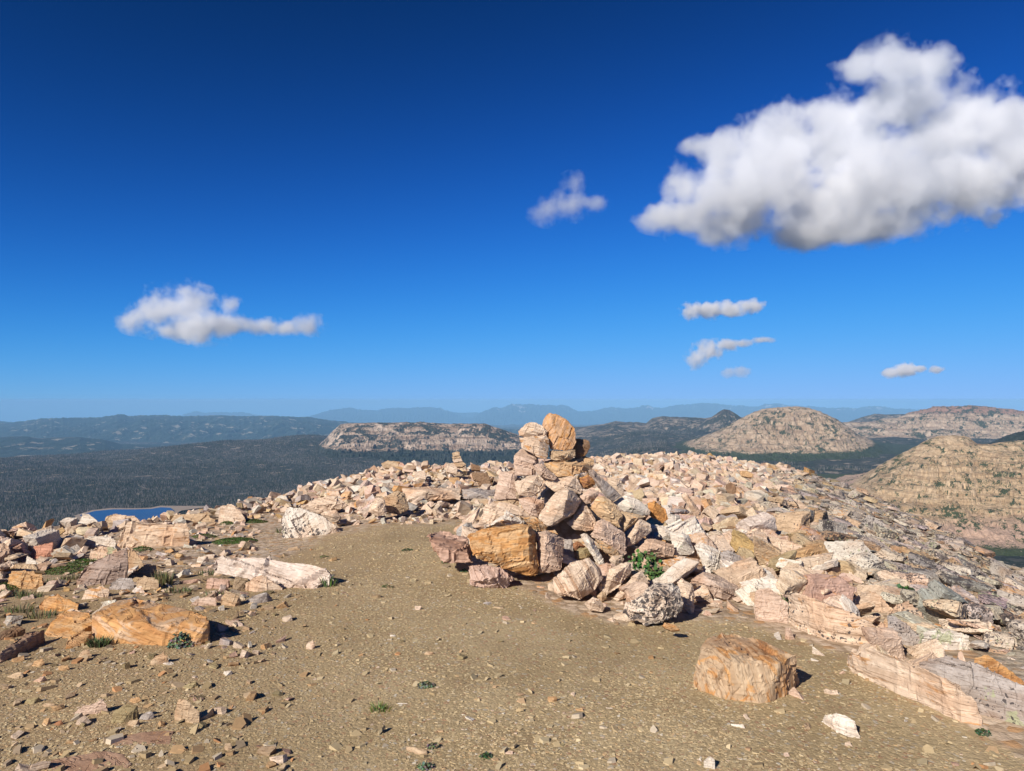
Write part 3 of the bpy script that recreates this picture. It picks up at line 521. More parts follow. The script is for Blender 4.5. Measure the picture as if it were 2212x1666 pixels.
G_('rock', 'two toned rock on the skyline below the lake', 'L', [(605,225,.05),(620,175,.4),(650,163,.46),(720,180,.4),(735,220,.1)], cat='rock', tint='tan', lich=.25)
G_('rock', 'smooth cream rock behind the two toned skyline rock', 'L', [(650,200,.2),(660,158,.5),(790,165,.48),(820,195,.3),(780,215,.12)], cat='rock', tint='cream')
G_('boulder', 'brown and orange boulder on the left skyline right of the lake', 'L', [(985,210,.1),(1010,165,.4),(1150,152,.48),(1210,145,.5),(1262,190,.2),(1200,212,.06)], cat='boulder', tint='tan', stain=.4, lich=.12)
G_('slab', 'long dark edged slab lying low at the left border of the photo', 'L', [(0,1040,0),(0,965,.06),(130,860,.07),(262,835,.06),(225,900,.0),(110,975,0)], tint=(.40,.27,.18), stain=.2)
G_('slab', 'second thin slab behind the long dark edged slab', 'L', [(0,905,0),(0,850,.05),(100,815,.06),(150,830,.05),(90,880,0)], tint='brown', stain=.3)
for lab, o, t in [('elongated pinkish white stone lying in the left foreground', [(418,1330,.01),(450,1290,.05),(600,1238,.08),(630,1265,.07),(622,1312,0),(480,1345,0)], 'pink'),
                  ('flat olive tan block beside the elongated pinkish stone', [(650,1375,.03),(658,1315,.07),(740,1272,.09),(802,1282,.08),(808,1332,.01),(700,1395,0),(655,1395,0)], 'olive'),
                  ('small tan wedge touching the flat olive block', [(742,1395,.01),(755,1368,.04),(812,1360,.04),(800,1400,0),(785,1415,0)], 'tan'),
                  ('purple gray stone with long shadow right of the olive block', [(808,1372,0),(830,1330,.05),(890,1308,.06),(904,1350,.01),(860,1372,0)], 'gray'),
                  ('upright wedge stone with dark slanting top in the left foreground', [(1018,1335,.03),(1030,1270,.10),(1048,1228,.14),(1085,1238,.13),(1165,1308,.10),(1168,1372,.02),(1120,1390,0),(1060,1352,0)], 'tan'),
                  ('small upright cream stone alone on the gravel with a shadow', [(1788,955,0),(1790,920,.05),(1832,893,.07),(1844,930,.04),(1822,962,0)], 'cream'),
                  ('tilted brick shaped orange stone below the large orange slab', [(878,1030,.03),(885,1005,.07),(955,962,.1),(985,990,.07),(960,1015,.03),(890,1050,0)], 'tan'),
                  ('flat oval white stone beside the brick shaped stone', [(938,1045,.0),(960,1027,.02),(1005,1022,.02),(1022,1038,.01),(990,1058,0)], 'white'),
                  ('white pebble on the gravel right of the brick shaped stone', [(1303,1095,0),(1310,1080,.03),(1355,1075,.03),(1362,1092,.0),(1320,1112,0)], 'white'),
                  ('orange brown stone behind the olive block', [(745,1262,.0),(765,1238,.05),(810,1230,.06),(830,1250,.02),(790,1275,0)], 'orange'),
                  ('rusty angular stone below the embedded orange rocks', [(180,1055,0),(205,1012,.05),(250,1005,.06),(262,1035,.02),(225,1062,0)], 'orange'),
                  ('tan block with dark gap near the left border', [(22,1120,.01),(60,1095,.05),(125,1082,.06),(140,1105,.03),(120,1130,0)], 'tan'),
                  ('pink flat stone right of the tan block', [(185,1152,0),(205,1130,.03),(262,1102,.05),(280,1130,.01),(230,1155,0)], 'pink'),
                  ('square tan stone below the orange rock group', [(455,1000,0),(470,970,.05),(512,945,.07),(538,985,.03),(500,1006,0)], 'tan'),
                  ('square orange stone with shadow left of the middle stones', [(338,1075,0),(342,1048,.04),(400,1044,.04),(405,1068,.01),(365,1080,0)], 'orange'),
                  ('rust pink upright stone near the white pebbles at lower left', [(243,1400,0),(258,1358,.05),(290,1352,.05),(300,1385,.01),(270,1408,0)], 'orange'),
                  ('brown wedge stone beside the rust pink stone', [(305,1402,0),(330,1375,.04),(360,1365,.05),(372,1390,.01),(340,1410,0)], 'rust'),
                  ('orange cube of stone on the lower gravel', [(1310,1545,.01),(1318,1500,.05),(1350,1497,.05),(1360,1535,.01),(1330,1550,0)], 'tan'),
                  ('tan flat rock lying between the brick stone and the upright wedge', [(1062,1190,.0),(1080,1160,.04),(1150,1140,.05),(1168,1160,.01),(1110,1195,0)], 'olive'),
                  ('gray olive flat stone at the far left of the foreground', [(135,1275,.0),(160,1240,.04),(225,1228,.05),(245,1250,.01),(190,1280,0)], 'olive'),
                  ('cracked tan stone right of the gray olive stone', [(232,1290,0),(262,1265,.03),(320,1270,.03),(325,1285,.01),(270,1302,0)], 'tan'),
                  ('long thin pink stone left of the long cracked slab', [(1050,562,0),(1055,548,.03),(1170,537,.04),(1180,555,.0),(1110,572,0)], 'rose'),
                  ('orange topped stone pair between the slab and the lichen boulder', [(1672,380,0),(1690,360,.05),(1735,348,.06),(1755,362,.03),(1715,378,0)], 'tan'),
                  ('pale stone with gray side near the cushion plants', [(1148,445,.0),(1158,410,.08),(1215,405,.09),(1222,430,.02),(1180,448,0)], 'white')]:
    G_('stone', lab, 'L', o, cat='stone', tint=t, amp=.7, res=20, sink=.012, stain=.2, group='loose stones on the gravel')
for lab, cr, o, t in [('long smooth buff stone at the bottom of the gravel', 'G', [(450,1130,.02),(500,1125,.03),(580,1150,.03),(585,1188,0),(520,1195,0),(460,1175,0)], 'tan'),
                  ('small pale triangular stone in the middle of the upper gravel', 'G', [(505,262,.03),(548,262,.03),(535,292,0),(515,292,0)], 'cream'),
                  ('rusty lump with shadow on the gravel before the cairn', 'G', [(1045,325,.03),(1070,322,.03),(1102,345,.01),(1075,355,0),(1048,345,0)], 'rose'),
                  ('flat gray green flake on the upper gravel', 'G', [(925,245,.01),(950,235,.02),(985,243,.01),(960,262,0)], 'gray'),
                  ('pointed orange brown stone standing right of the gravel centre', 'G', [(1325,820,.05),(1380,818,.05),(1388,835,.02),(1345,868,0)], 'orange'),
                  ('thin white sliver lying on the gravel', 'G', [(388,862,.01),(460,860,.015),(468,878,0),(400,882,0)], 'white'),
                  ('rusty orange pebble right of the thin white sliver', 'G', [(553,1095,0),(558,1085,.02),(580,1085,.02),(582,1102,0),(565,1108,0)], 'orange'),
                  ('white chip in the gravel left of the stool shaped block', 'G', [(1685,890,.01),(1725,890,.02),(1737,910,0),(1700,912,0)], 'white'),
                  ('pink chip near the lower edge of the gravel', 'G', [(1050,1180,.01),(1080,1158,.02),(1112,1155,.03),(1110,1190,0)], 'pink'),
                  ('tan flake with dark notch in the middle gravel', 'G', [(562,560,.01),(580,542,.02),(620,545,.02),(625,562,0),(590,568,0)], 'tan'),
                  ('rounded white pebble on the left part of the gravel', 'G', [(347,455,0),(355,440,.03),(385,440,.03),(390,458,0),(365,463,0)], 'white'),
                  ('pair of orange flakes below the pointed orange stone', 'G', [(1495,895,.02),(1540,893,.03),(1552,918,0),(1515,915,0)], 'orange')]:
    G_('stone', lab, cr, o, cat='stone', tint=t, amp=.6, res=18, sink=.01, stain=.15, group='loose stones on the gravel')
G_('rock_ledge', 'red brown bedrock patch flush with the ground at the bottom left', 'L', [(200,1640,.0),(330,1590,.012),(620,1540,.014),(720,1560,.014),(760,1620,.012),(700,1700,.0),(250,1760,0)], cat='bedrock', tint=(.40, .25, .165), stain=.3, amp=.25, sink=.03)
G_('rock_ledge', 'split red brown bedrock patch beyond the lower left one', 'L', [(610,1530,.0),(640,1480,.012),(820,1440,.014),(1010,1430,.012),(1000,1500,.01),(900,1570,.01),(860,1640,.0),(740,1640,.0),(720,1560,.01)], cat='bedrock', tint=(.40, .25, .165), stain=.35, amp=.25, sink=.03)

# far cairn, wall slab and a few landmarks in the boulder field
FG = 'flat stones stacked on the far little cairn'
for lab, o, t in [('topmost squared stone of the far little cairn', [(893,425),(925,415),(942,420),(942,443),(900,450)], 'tan'),
                  ('second thin stone of the far little cairn', [(890,448),(945,440),(952,456),(900,464)], 'tan'),
                  ('third stone of the far little cairn', [(893,464),(950,456),(963,478),(905,486)], 'cream'),
                  ('lowest stone under the far little cairn', [(885,484),(965,478),(985,500),(960,515),(880,512)], 'tan')]:
    pile_rock('rock', lab, 'E', o, [], tint=t, depth=17.2, group=FG, res=14, thick=1)
MG = 'rocks on the mound under the far little cairn'
for lab, o, t, d in [('dark rounded rock at the shoulder of the far mound', [(1010,490),(1060,500),(1072,535),(1010,530)], 'brown', 17.0),
                  ('orange rock at the base of the far mound', [(875,575),(940,575),(945,610),(910,625),(875,612)], 'orange', 15.6),
                  ('shaded brown slab in the dark right flank of the far mound', [(1010,540),(1110,545),(1145,590),(1100,610),(1020,595)], 'brown', 16.4),
                  ('second shaded slab below it on the far mound', [(1040,600),(1130,595),(1150,625),(1060,632)], 'brown', 16.0),
                  ('pale pointed rock right of the far mound top', [(850,500),(900,480),(930,520),(925,560),(860,545)], 'cream', 16.8),
                  ('squared cream rock on the left of the far mound', [(660,540),(725,530),(735,590),(690,600),(660,580)], 'cream', 16.2),
                  ('rounded orange rock on the skyline of the far mound', [(450,490),(500,468),(575,480),(560,525),(470,520)], 'tan', 18.4)]:
    pile_rock('rock', lab, 'E', o, [], tint=t, depth=d, group=MG, res=16)
pile_rock('slab', 'long wall like pale slab below the far mound', 'E', [(580,640,.2),(740,625,.3),(945,628,.3),(948,715),(820,728),(600,730)], [(740,660,-.1)], tint='cream', stain=.3, depth=12.6, thick=.7, cat='slab', res=36)
pile_rock('slab', 'gray continuation of the wall like slab nearer the cairn', 'E', [(948,650,.2),(1050,640,.3),(1168,645,.3),(1160,715),(1060,710),(950,712)], [(1050,670,-.05)], tint='gray', stain=.2, depth=12.7, thick=.7, cat='slab', res=32)
pile_rock('rock', 'black streaked standing rock in front of the wall like slab', 'E', [(470,700),(560,655),(610,680),(632,770),(560,805),(480,790)], [(550,720,-.12)], tint='tan', lich=.75, depth=10.9, cat='rock')
pile_rock('rock', 'broad cream rock at the foot of the black streaked rock', 'E', [(375,790),(390,735),(440,700),(480,710),(490,800),(440,815)], [(430,760,-.1)], tint='cream', depth=10.6, cat='rock')
pile_rock('slab', 'orange layered ledge on the left skyline of the boulder field', 'F', [(2610,-110),(2640,-180),(2720,-200),(2860,-130),(2850,-90),(2700,-80)], [], tint='orange', stain=.5, depth=15.5, cat='slab')
pile_rock('slab', 'large smooth pale face among the boulders left of the far mound', 'N', [(1300,360),(1480,240),(1700,235),(1850,330),(1740,400),(1500,430),(1400,400)], [(1600,330,-.1)], tint='cream', stain=.15, depth=12.4, cat='slab')
pile_rock('rock', 'rounded pale rock behind the white lichen boulder', 'N', [(1520,440),(1560,400),(1700,390),(1765,470),(1730,530),(1640,520)], [(1650,460,-.1)], tint='cream', lich=.06, depth=10.6, cat='rock')
for lab, o, t, d, li in [('shadow sided square rock high on the right boulder slope', [(365,625),(400,600),(435,625),(432,690),(400,700),(368,670)], 'brown', 14.2, .1),
                  ('bright orange flat rock in the upper right boulder field', [(452,535),(500,530),(545,555),(530,580),(465,570)], 'orange', 17, 0),
                  ('dark cracked slab with deep shadow on the lichen slope', [(1480,1060),(1540,1040),(1660,1040),(1670,1070),(1610,1110),(1500,1080)], 'lich', 11.6, .5),
                  ('wide brown edged block right of the dark cracked slab', [(1610,1110),(1700,1100),(1770,1110),(1740,1150),(1640,1155)], 'lich', 11.3, .4),
                  ('squared tan rock with shadow in the middle of the right slope', [(606,735),(640,725),(705,735),(712,775),(650,800),(608,780)], 'cream', 12.6, .05),
                  ('layered brown rock next to the squared tan rock', [(625,690),(700,690),(735,705),(720,740),(630,720)], 'tan', 12.9, .05),
                  ('long pale rock sloping right beside the layered brown rock', [(780,705),(830,710),(890,770),(880,800),(830,770)], 'cream', 12.7, .05),
                  ('lichen speckled boulder on the edge of the right slope', [(1140,660),(1175,640),(1190,690),(1150,710),(1120,690)], 'lich', 15, .4)]:
    pile_rock('rock', lab, 'K', o, [], tint=t, depth=d, lich=li, green=li, cat='rock', res=20)

# ------------------------------------------------------------------ boulder field
heroes = np.array([[o.location.x, o.location.y, max(v.co.x for v in o.data.vertices), max(v.co.y for v in o.data.vertices)] for o in COL.objects if o.type == 'MESH' and o.get('category')])
def clear_of_heroes(x, y, s):
    ok = np.ones(len(x), bool)
    for hx, hy, rx, ry in heroes:
        ok &= ~((np.abs(x-hx) < rx*.85+s*.25) & (np.abs(y-hy) < max(ry, .1)*.85+s*.3))
    return ok
def cut_block(r, flat):
    """a block broken along a few planes"""
    bm = bmesh.new(); bmesh.ops.create_cube(bm, size=1); d = Vector((1, r.uniform(.5, .95), r.uniform(.16, .36) if flat else r.uniform(.4, .85)))
    sk = r.normal(0, .18, 4)
    for v in bm.verts:
        x, y, z = v.co; v.co = Vector(((x+sk[0]*y+sk[1]*z)*d.x, (y+sk[2]*z)*d.y, (z+sk[3]*x*.6)*d.z))
    for k in range(int(r.integers(3, 7))):
        n = Vector(r.normal(0, 1, 3)); n.z *= .7; n.normalize(); n2 = Vector((n.x/d.x, n.y/d.y, n.z/d.z)).normalized(); ext = max(v.co.dot(n2) for v in bm.verts)
        g = bmesh.ops.bisect_plane(bm, geom=bm.verts[:]+bm.edges[:]+bm.faces[:], plane_co=n2*ext*r.uniform(.55, .86), plane_no=n2, clear_outer=True)
        ed = [e for e in g['geom_cut'] if isinstance(e, bmesh.types.BMEdge)]
        if ed: bmesh.ops.holes_fill(bm, edges=ed)
    pts = [v.co.copy() for v in bm.verts]; bm.free(); return pts
def variant(seed, level, flat):
    r = np.random.default_rng(seed); bm = hull_mesh(cut_block(r, flat))
    if level == 2:
        co, nr, f = remeshed(bm, .036); return rough(co, nr, 1.0, seed, (r.normal()*.3, r.normal()*.3, 1), 1.0), f
    if level == 1:                                   # crisp faces with a little raggedness
        bmesh.ops.subdivide_edges(bm, edges=[e for e in bm.edges if e.calc_length() > .28], cuts=2, use_grid_fill=True); bmesh.ops.triangulate(bm, faces=bm.faces)
        bm.normal_update(); co = np.array([tuple(v.co) for v in bm.verts]); nr = np.array([tuple(v.normal) for v in bm.verts]); bm.verts.index_update(); f = [np.array([[v.index for v in q.verts] for q in bm.faces])]; bm.free()
        return rough(co, nr, 1.0, seed, (r.normal()*.3, r.normal()*.3, 1), .8), f
    bm.verts.index_update(); co = np.array([tuple(v.co) for v in bm.verts]); f = [np.array([[v.index for v in q.verts] for q in bm.faces])]; bm.free(); return co, f
NV = 18
LIB = {(lv, fl): [variant(900+i+50*fl+100*lv*0, lv, fl) for i in range(NV)] for lv in (0, 1, 2) for fl in (0, 1)}
def rotm(a, b, c):
    ca, sa, cb, sb, cc, sc_ = math.cos(a), math.sin(a), math.cos(b), math.sin(b), math.cos(c), math.sin(c)
    Rz = np.array([[ca, -sa, 0], [sa, ca, 0], [0, 0, 1]]); Rx = np.array([[1, 0, 0], [0, cb, -sb], [0, sb, cb]]); Ry = np.array([[cc, 0, sc_], [0, 1, 0], [-sc_, 0, cc]])
    return Rx@Ry@Rz
N = 104000
azm = rng.uniform(-.80, .80, N); D = np.sqrt(rng.uniform(4.2**2, 31**2, N)); X = np.tan(azm)*D; Y = D
PX = pxof(X, Y); Rc = np.interp(PX, PXK, RK); PY = 864+(EYE-ground_z(X, Y, False))*F/Y
L2 = np.where(PX < 720, np.interp(PX, [-200, 0, 150, 300, 430, 560, 720], [1330, 1300, 1215, 1175, 1150, 1135, 1125]), np.interp(PX, GX, GY)-6)
jit = 14*pn(np.stack([X*1.3, Y*1.3, X*0], 1), 4)
dense = (PY < L2+jit-4) & (D < Rc+1.2)
mixed = (~dense) & (PX < 560) & (PY < 1400+jit) & (rng.random(N) < .32)
s = .07+.34*rng.random(N)**3.2; s = np.where(D > 9.5, s*.70+.02, s); s = np.where((np.abs(PX-985) < 60) & (D > 15), s*.6, s); s = np.where(mixed, .05+.12*rng.random(N)**2, s); LZ0 = lichen_zone(PX, PY); s = s*(1+.25*LZ0*sstep(8, 12, D)); s = np.where(PX < 640, s*.92, s)
near_edge = sstep(60, 5, L2-PY); s = np.where(dense, s*(1-.45*near_edge), s)
keep = (dense | mixed) & clear_of_heroes(X, Y, s)
keep &= (np.hypot((X-.5)/.85, (Y-7.45)/.6) > 1)
X, Y, D, PX, PY, s, dense = (a[keep] for a in (X, Y, D, PX, PY, s, dense)); n = len(X)
Z = ground_z(X, Y); LZ = lichen_zone(PX, PY)
lift = np.where(dense, rng.random(n)*.5*s-.04, -.1*s); lift -= LZ*s*.12
hz = .14*fbm(np.stack([X*.35, Y*.35, X*0], 1), 2, 31)*sstep(9, 14, D); lift = lift+np.maximum(hz, -.05)*dense*(1-LZ)
# slope of the ground, so that slabs on the right lie along it
gx_ = (ground_z(X+.3, Y)-ground_z(X-.3, Y))/.6; gy_ = (ground_z(X, Y+.3)-ground_z(X, Y-.3))/.6
names = list(PAL)
def pick_tint(i):
    u = rng.random()
    if LZ[i] > rng.random()*.9+.1: k = 'lich' if u < .6 else ('tan' if u < .8 else 'gray')
    elif PX[i] < 720 and D[i] < 16: k = ['cream', 'white', 'pink', 'tan', 'orange', 'gray'][min(5, int(np.searchsorted([.36, .55, .76, .88, .95], u)))]
    else: k = ['cream', 'pink', 'white', 'tan', 'orange', 'gray', 'rose'][min(6, int(np.searchsorted([.46, .70, .87, .92, .955, .985], u)))]
    c = np.array(PAL[k])*rng.uniform(.86, 1.08); return np.clip(c+rng.normal(0, .012, 3), .02, .8), k
proj = s/D; vis = (np.abs(PX-1106) < 1150) & (PY < 1700)
order = np.argsort(-np.where(vis, proj, 0)); solo = set(order[:285].tolist()); rank = np.empty(n, int); rank[order] = np.arange(n)
WORDC = {'lich': 'lichen mottled', 'tan': 'tan', 'gray': 'grayish', 'cream': 'cream', 'white': 'whitish', 'pink': 'pale pink', 'orange': 'orange stained', 'rose': 'reddish pink'}
acc = {0: [], 1: []}; accf = {0: [], 1: []}; off = {0: 0, 1: 0}; acca = {0: {'tint': [], 'mixv': [], 'rc': []}, 1: {'tint': [], 'mixv': [], 'rc': []}}
for i in range(n):
    big = i in solo; fl = int(rng.random() < .58+.35*LZ[i]); v = rng.integers(NV)
    lv = 2 if big or rank[i] < 900 else (1 if (D[i] < 17 and s[i] > .10) else 0)
    co, fs = LIB[(lv, fl)][v]
    tl = .42*(1-.75*LZ[i])
    M = rotm(rng.uniform(0, 6.28), math.atan(gy_[i])+rng.normal(0, tl), -math.atan(gx_[i])+rng.normal(0, tl)) if not big or LZ[i] > .5 else rotm(rng.uniform(0, 6.28), rng.normal(0, .3), rng.normal(0, .3))
    sz = np.array([1, rng.uniform(.8, 1.1), rng.uniform(.85, 1.15)])*s[i]
    w = (co*sz)@M.T; t, tk = pick_tint(i); li = (.5+.5*rng.random())*LZ[i]+(.22*rng.random() if rng.random() < .3 else 0); gr = (.15+.35*rng.random())*LZ[i]+(.2*rng.random() if rng.random() < .2 else 0)
    at_ = attrs_for(co*s[i], s[i], t, (min(1, .05+.5*rng.random()**2.5+(.3 if tk == 'orange' else 0)), li, gr), (0.1, .1, 1), int(rng.integers(400)), .15+.6*rng.random()**2)
    c = np.array([X[i], Y[i], Z[i]+lift[i]+s[i]*(.10 if fl else .18)])
    if big:
        me = mesh_np('rock', w, [f for f in fs], at_, ROCK, False)
        where = ('on the lichen slope right of the cairn' if LZ[i] > .5 else 'in the boulder field right of the cairn' if PX[i] > 1250 else 'in the boulder band left of the cairn' if PX[i] > 640 else 'in the pile at the left edge')
        dist = 'near the gravel' if PY[i] > 1180 else 'midway up' if PY[i] > 1080 else 'close to the skyline'
        lab = f"{WORDC[tk]} {'slab' if fl else 'rock'} {where}, {dist}"
        link('rock', me, lab, 'rock', f"{WORDC[tk]} {'slabs' if fl else 'rocks'} {where}, {dist}", loc=c)
    else:
        k = min(lv, 1); acc[k].append(w+c)
        for f in fs: accf[k].append(f+off[k])
        off[k] += len(co)
        for a in at_: acca[k][a].append(at_[a])
for k in (0, 1):
    f4 = [f for f in accf[k] if f.shape[1] == 4]; f3 = [f for f in accf[k] if f.shape[1] == 3]
    fs = [np.concatenate(f) for f in (f4, f3) if f]
    link('rubble', mesh_np('rubble', np.concatenate(acc[k]), fs, {a: np.concatenate(b) for a, b in acca[k].items()}, ROCK),
         ('pale broken rubble filling the boulder field toward the skyline' if k == 0 else 'pale broken rocks filling the gaps between the nearer boulders'), 'rubble', kind='stuff')

# ------------------------------------------------------------------ gravel chips and small loose stones
def chips(N, rmax, size, cols, zone, name, label, thick=.22, flat=.12):
    az = rng.uniform(-.74, .74, N); d = rng.uniform(2.35, rmax, N)**1.0; d = 2.35+(rmax-2.35)*rng.random(N)**1.35
    x = np.tan(az)*d; y = d; k = rng.random(N) < zone(x, y); x, y, d = x[k], y[k], d[k]; n = len(x)
    z = ground_z(x, y); r = size*(.45+1.0*rng.random(n)**2.2)*(1+d*.05); m = 5
    th = rng.uniform(0, 6.28, (n, 1))+np.arange(m)*6.283/m+rng.uniform(-.4, .4, (n, m)); rr = r[:, None]*rng.uniform(.65, 1.15, (n, m)); el = rng.uniform(.65, 1, (n, 1)); ph = rng.uniform(0, 6.28, (n, 1))
    u = np.cos(th)*rr; v = np.sin(th)*rr*el; X_ = u*np.cos(ph)-v*np.sin(ph); Y_ = u*np.sin(ph)+v*np.cos(ph)
    tx = rng.normal(0, flat, (n, 1)); ty = rng.normal(0, flat, (n, 1)); h = (r*thick*rng.uniform(.6, 1.4, n))[:, None]
    top = np.stack([X_*.88+x[:, None], Y_*.88+y[:, None], z[:, None]+h*.8+X_*tx+Y_*ty], -1)
    bot = np.stack([X_+x[:, None], Y_+y[:, None], z[:, None]-h*.5+X_*tx+Y_*ty], -1)
    co = np.concatenate([top, bot], 1).reshape(-1, 3); b = (np.arange(n)*2*m)[:, None]
    ft = b+np.arange(m)[None]; fs = np.concatenate([np.stack([b[:, 0]+i, b[:, 0]+m+i, b[:, 0]+m+(i+1) % m, b[:, 0]+(i+1) % m], 1) for i in range(m)])
    C = np.array(cols)[rng.choice(len(cols), n, p=None if len(cols) != 8 else [.25, .24, .2, .12, .08, .05, .03, .03])]*rng.uniform(.8, 1.1, (n, 1))
    C = C*(1+.16*np.clip(fbm(np.stack([x*.8, y*.8, x*0], -1), 3, 91)*2, -1, 1))[:, None]
    tint = np.repeat(np.concatenate([C, np.ones((n, 1))], 1), 2*m, 0)
    link(name, mesh_np(name, co, [ft, fs], {'tint': tint}, CHIP), label, 'gravel', kind='stuff')
OLV = [(.43, .325, .185), (.48, .37, .215), (.37, .275, .155), (.52, .41, .25), (.40, .32, .195), (.48, .32, .17), (.48, .36, .26), (.50, .44, .35)]
inb = lambda x, y: np.clip(bare(x, y)+.25*(pxof(x, y) < 700), 0, 1)
chips(230000, 11, .0078, OLV, lambda x, y: inb(x, y)*np.clip(.66+.95*pn(np.stack([x*.9, y*.9, x*0], -1), 66), .25, 1), 'gravel', 'olive brown shale chips covering the bare patch')
chips(2600, 9, .021, OLV[:5]*2+[(.45, .30, .17), (.46, .38, .28)], lambda x, y: inb(x, y)*.7, 'pebbles', 'coarser shale flakes scattered through the gravel', .3, .3)
left = lambda x, y: np.clip(sstep(760, 420, pxof(x, y))*(.35+.65*sstep(-.2, .3, pn(np.stack([x*1.7, y*1.7, x*0], -1), 12)))+.02, 0, 1)
chips(3600, 9, .028, [(.42, .27, .14), (.36, .25, .14), (.48, .35, .22), (.30, .22, .12), (.46, .24, .11), (.50, .41, .30), (.28, .21, .14)], left, 'flakes', 'orange and tan flat rock flakes littering the left foreground', .35, .25)
# small stones one can count
cnt = 0
while cnt < 120:
    px_ = rng.uniform(-20, 640) if cnt < 95 else rng.uniform(600, 2200); d = rng.uniform(3.1, 6.4); x = (px_-1106)/F*d
    if bare(np.array([x]), np.array([d]))[0] < .5 and px_ > 640: continue
    sz = rng.uniform(.028, .075)*(1 if px_ < 640 else .6)
    if not clear_of_heroes(np.array([x]), np.array([d]), np.array([sz]))[0]: continue
    fl = int(rng.random() < .6); co, fs = LIB[(1, fl)][rng.integers(NV)]; tk = ['tan', 'orange', 'olive', 'cream', 'rose', 'white'][min(5, int(rng.random()*5.6))]
    w = (co*sz)@rotm(rng.uniform(0, 6), rng.normal(0, .2), rng.normal(0, .2)).T
    at_ = attrs_for(co*sz, sz, np.array(PAL[tk])*rng.uniform(.75, 1), (.2, 0, 0), (0, .1, 1), cnt)
    reg = 'in the stony ground at the left' if px_ < 640 else 'on the open gravel'
    near = 'low in the photo' if d < 4 else 'a little way up' if d < 5.1 else 'beside the boulder pile'
    wc = {'tan': 'tan', 'orange': 'orange', 'olive': 'olive brown', 'cream': 'cream', 'rose': 'reddish', 'white': 'white'}[tk]
    link('stone', mesh_np('stone', w, fs, at_, ROCK), f"small {wc} {'flat' if fl else 'chunky'} stone {reg}, {near}", 'stone', f"small {wc} {'flat' if fl else 'chunky'} stones {reg}, {near}", loc=(x, d, gz(x, d)+sz*.12)); cnt += 1

# ------------------------------------------------------------------ small alpine plants
def blades(name, label, px, py, n, h, spread, col, cat='grass', lean=.5, kind=None, group=None, cr='D', wdt=.0035):
    x0, y0 = topx(cr, px, py); p = ground_hit(x0, y0); co = []; fc = []; tn = []
    for i in range(n):
        a = random.uniform(0, 6.28); r = spread*math.sqrt(random.random()); bx, by = math.cos(a)*r, math.sin(a)*r*.7; hh = h*random.uniform(.5, 1); l = lean*random.uniform(.2, 1)
        dx, dy = math.cos(a)*l*hh, math.sin(a)*l*hh; w = wdt*random.uniform(.7, 1.2); t = random.uniform(0, 3.14); wx, wy = math.cos(t)*w, math.sin(t)*w; b = len(co)
        co += [(bx-wx, by-wy, -.01), (bx+wx, by+wy, -.01), (bx+dx*.4+wx*.8, by+dy*.4+wy*.8, hh*.6), (bx+dx*.4-wx*.8, by+dy*.4-wy*.8, hh*.6), (bx+dx, by+dy, hh)]
        fc += [(b, b+1, b+2), (b, b+2, b+3), (b+3, b+2, b+4)]; c = [v*random.uniform(.7, 1.3) for v in col]; tn += [(*c, 1)]*5
    return link(name, mesh_np(name, co, np.array(fc), {'tint': np.array(tn)}, LEAF), label, cat, group, loc=p)
def cushion(name, label, px, py, rx, ry, h, n, col, ls=.008, cr='D', cat='plant', group=None, up=.5):
    """a low dome of small leaves"""
    x0, y0 = topx(cr, px, py); p = ground_hit(x0, y0); co = []; fc = []; tn = []
    for i in range(n):
        a = random.uniform(0, 6.28); r = math.sqrt(random.random()); q = Vector((math.cos(a)*r*rx, math.sin(a)*r*ry, h*(1-r*r)*random.uniform(.55, 1)+.004))
        nd = Vector((math.cos(a)*r+random.gauss(0, .5), math.sin(a)*r+random.gauss(0, .5), up+random.random())).normalized(); t = nd.orthogonal().normalized(); t.rotate(__import__('mathutils').Quaternion(nd, random.uniform(0, 6.28))); u = nd.cross(t)
        L_ = ls*random.uniform(.6, 1.3); W = L_*.45; b = len(co)
        co += [q, q+t*L_*.5+u*W+nd*.3*L_, q+t*L_+nd*.2*L_, q+t*L_*.5-u*W+nd*.3*L_]; fc += [(b, b+1, b+2), (b, b+2, b+3)]; c = [v*random.uniform(.6, 1.35) for v in col]; tn += [(*c, 1)]*4
    return link(name, mesh_np(name, [tuple(v) for v in co], np.array(fc), {'tint': np.array(tn)}, LEAF), label, cat, group, loc=p)
GR = (.085, .12, .04); DG = (.055, .10, .045); BL = (.16, .185, .12)
blades('grass_tuft', 'round green grass tuft at the left corner of the large orange slab', 580, 938, 260, .065, .06, (.10, .12, .05), cr='L', lean=.9)
cushion('alpine_plant', 'blue green rosette plant at the right corner of the large orange slab', 1065, 935, .085, .07, .085, 420, BL, .022, cr='L')
blades('grass_tuft', 'dry gray grass growing in the notch of the large orange slab', 840, 900, 130, .11, .07, (.22, .19, .11), cr='L', lean=.7)
blades('grass_tuft', 'thin tall seed stalks above the notch of the large orange slab', 845, 890, 9, .26, .05, (.30, .22, .12), cr='L', lean=.2, wdt=.002)
blades('grass_tuft', 'green tuft at the right end of the long cracked slab', 1925, 585, 60, .10, .07, (.10, .15, .05), cr='L', lean=.6)
blades('grass_tuft', 'grass with dry stalks beside the flat orange shadow casting slab', 955, 580, 150, .16, .09, (.16, .15, .07), cr='L', lean=.4)
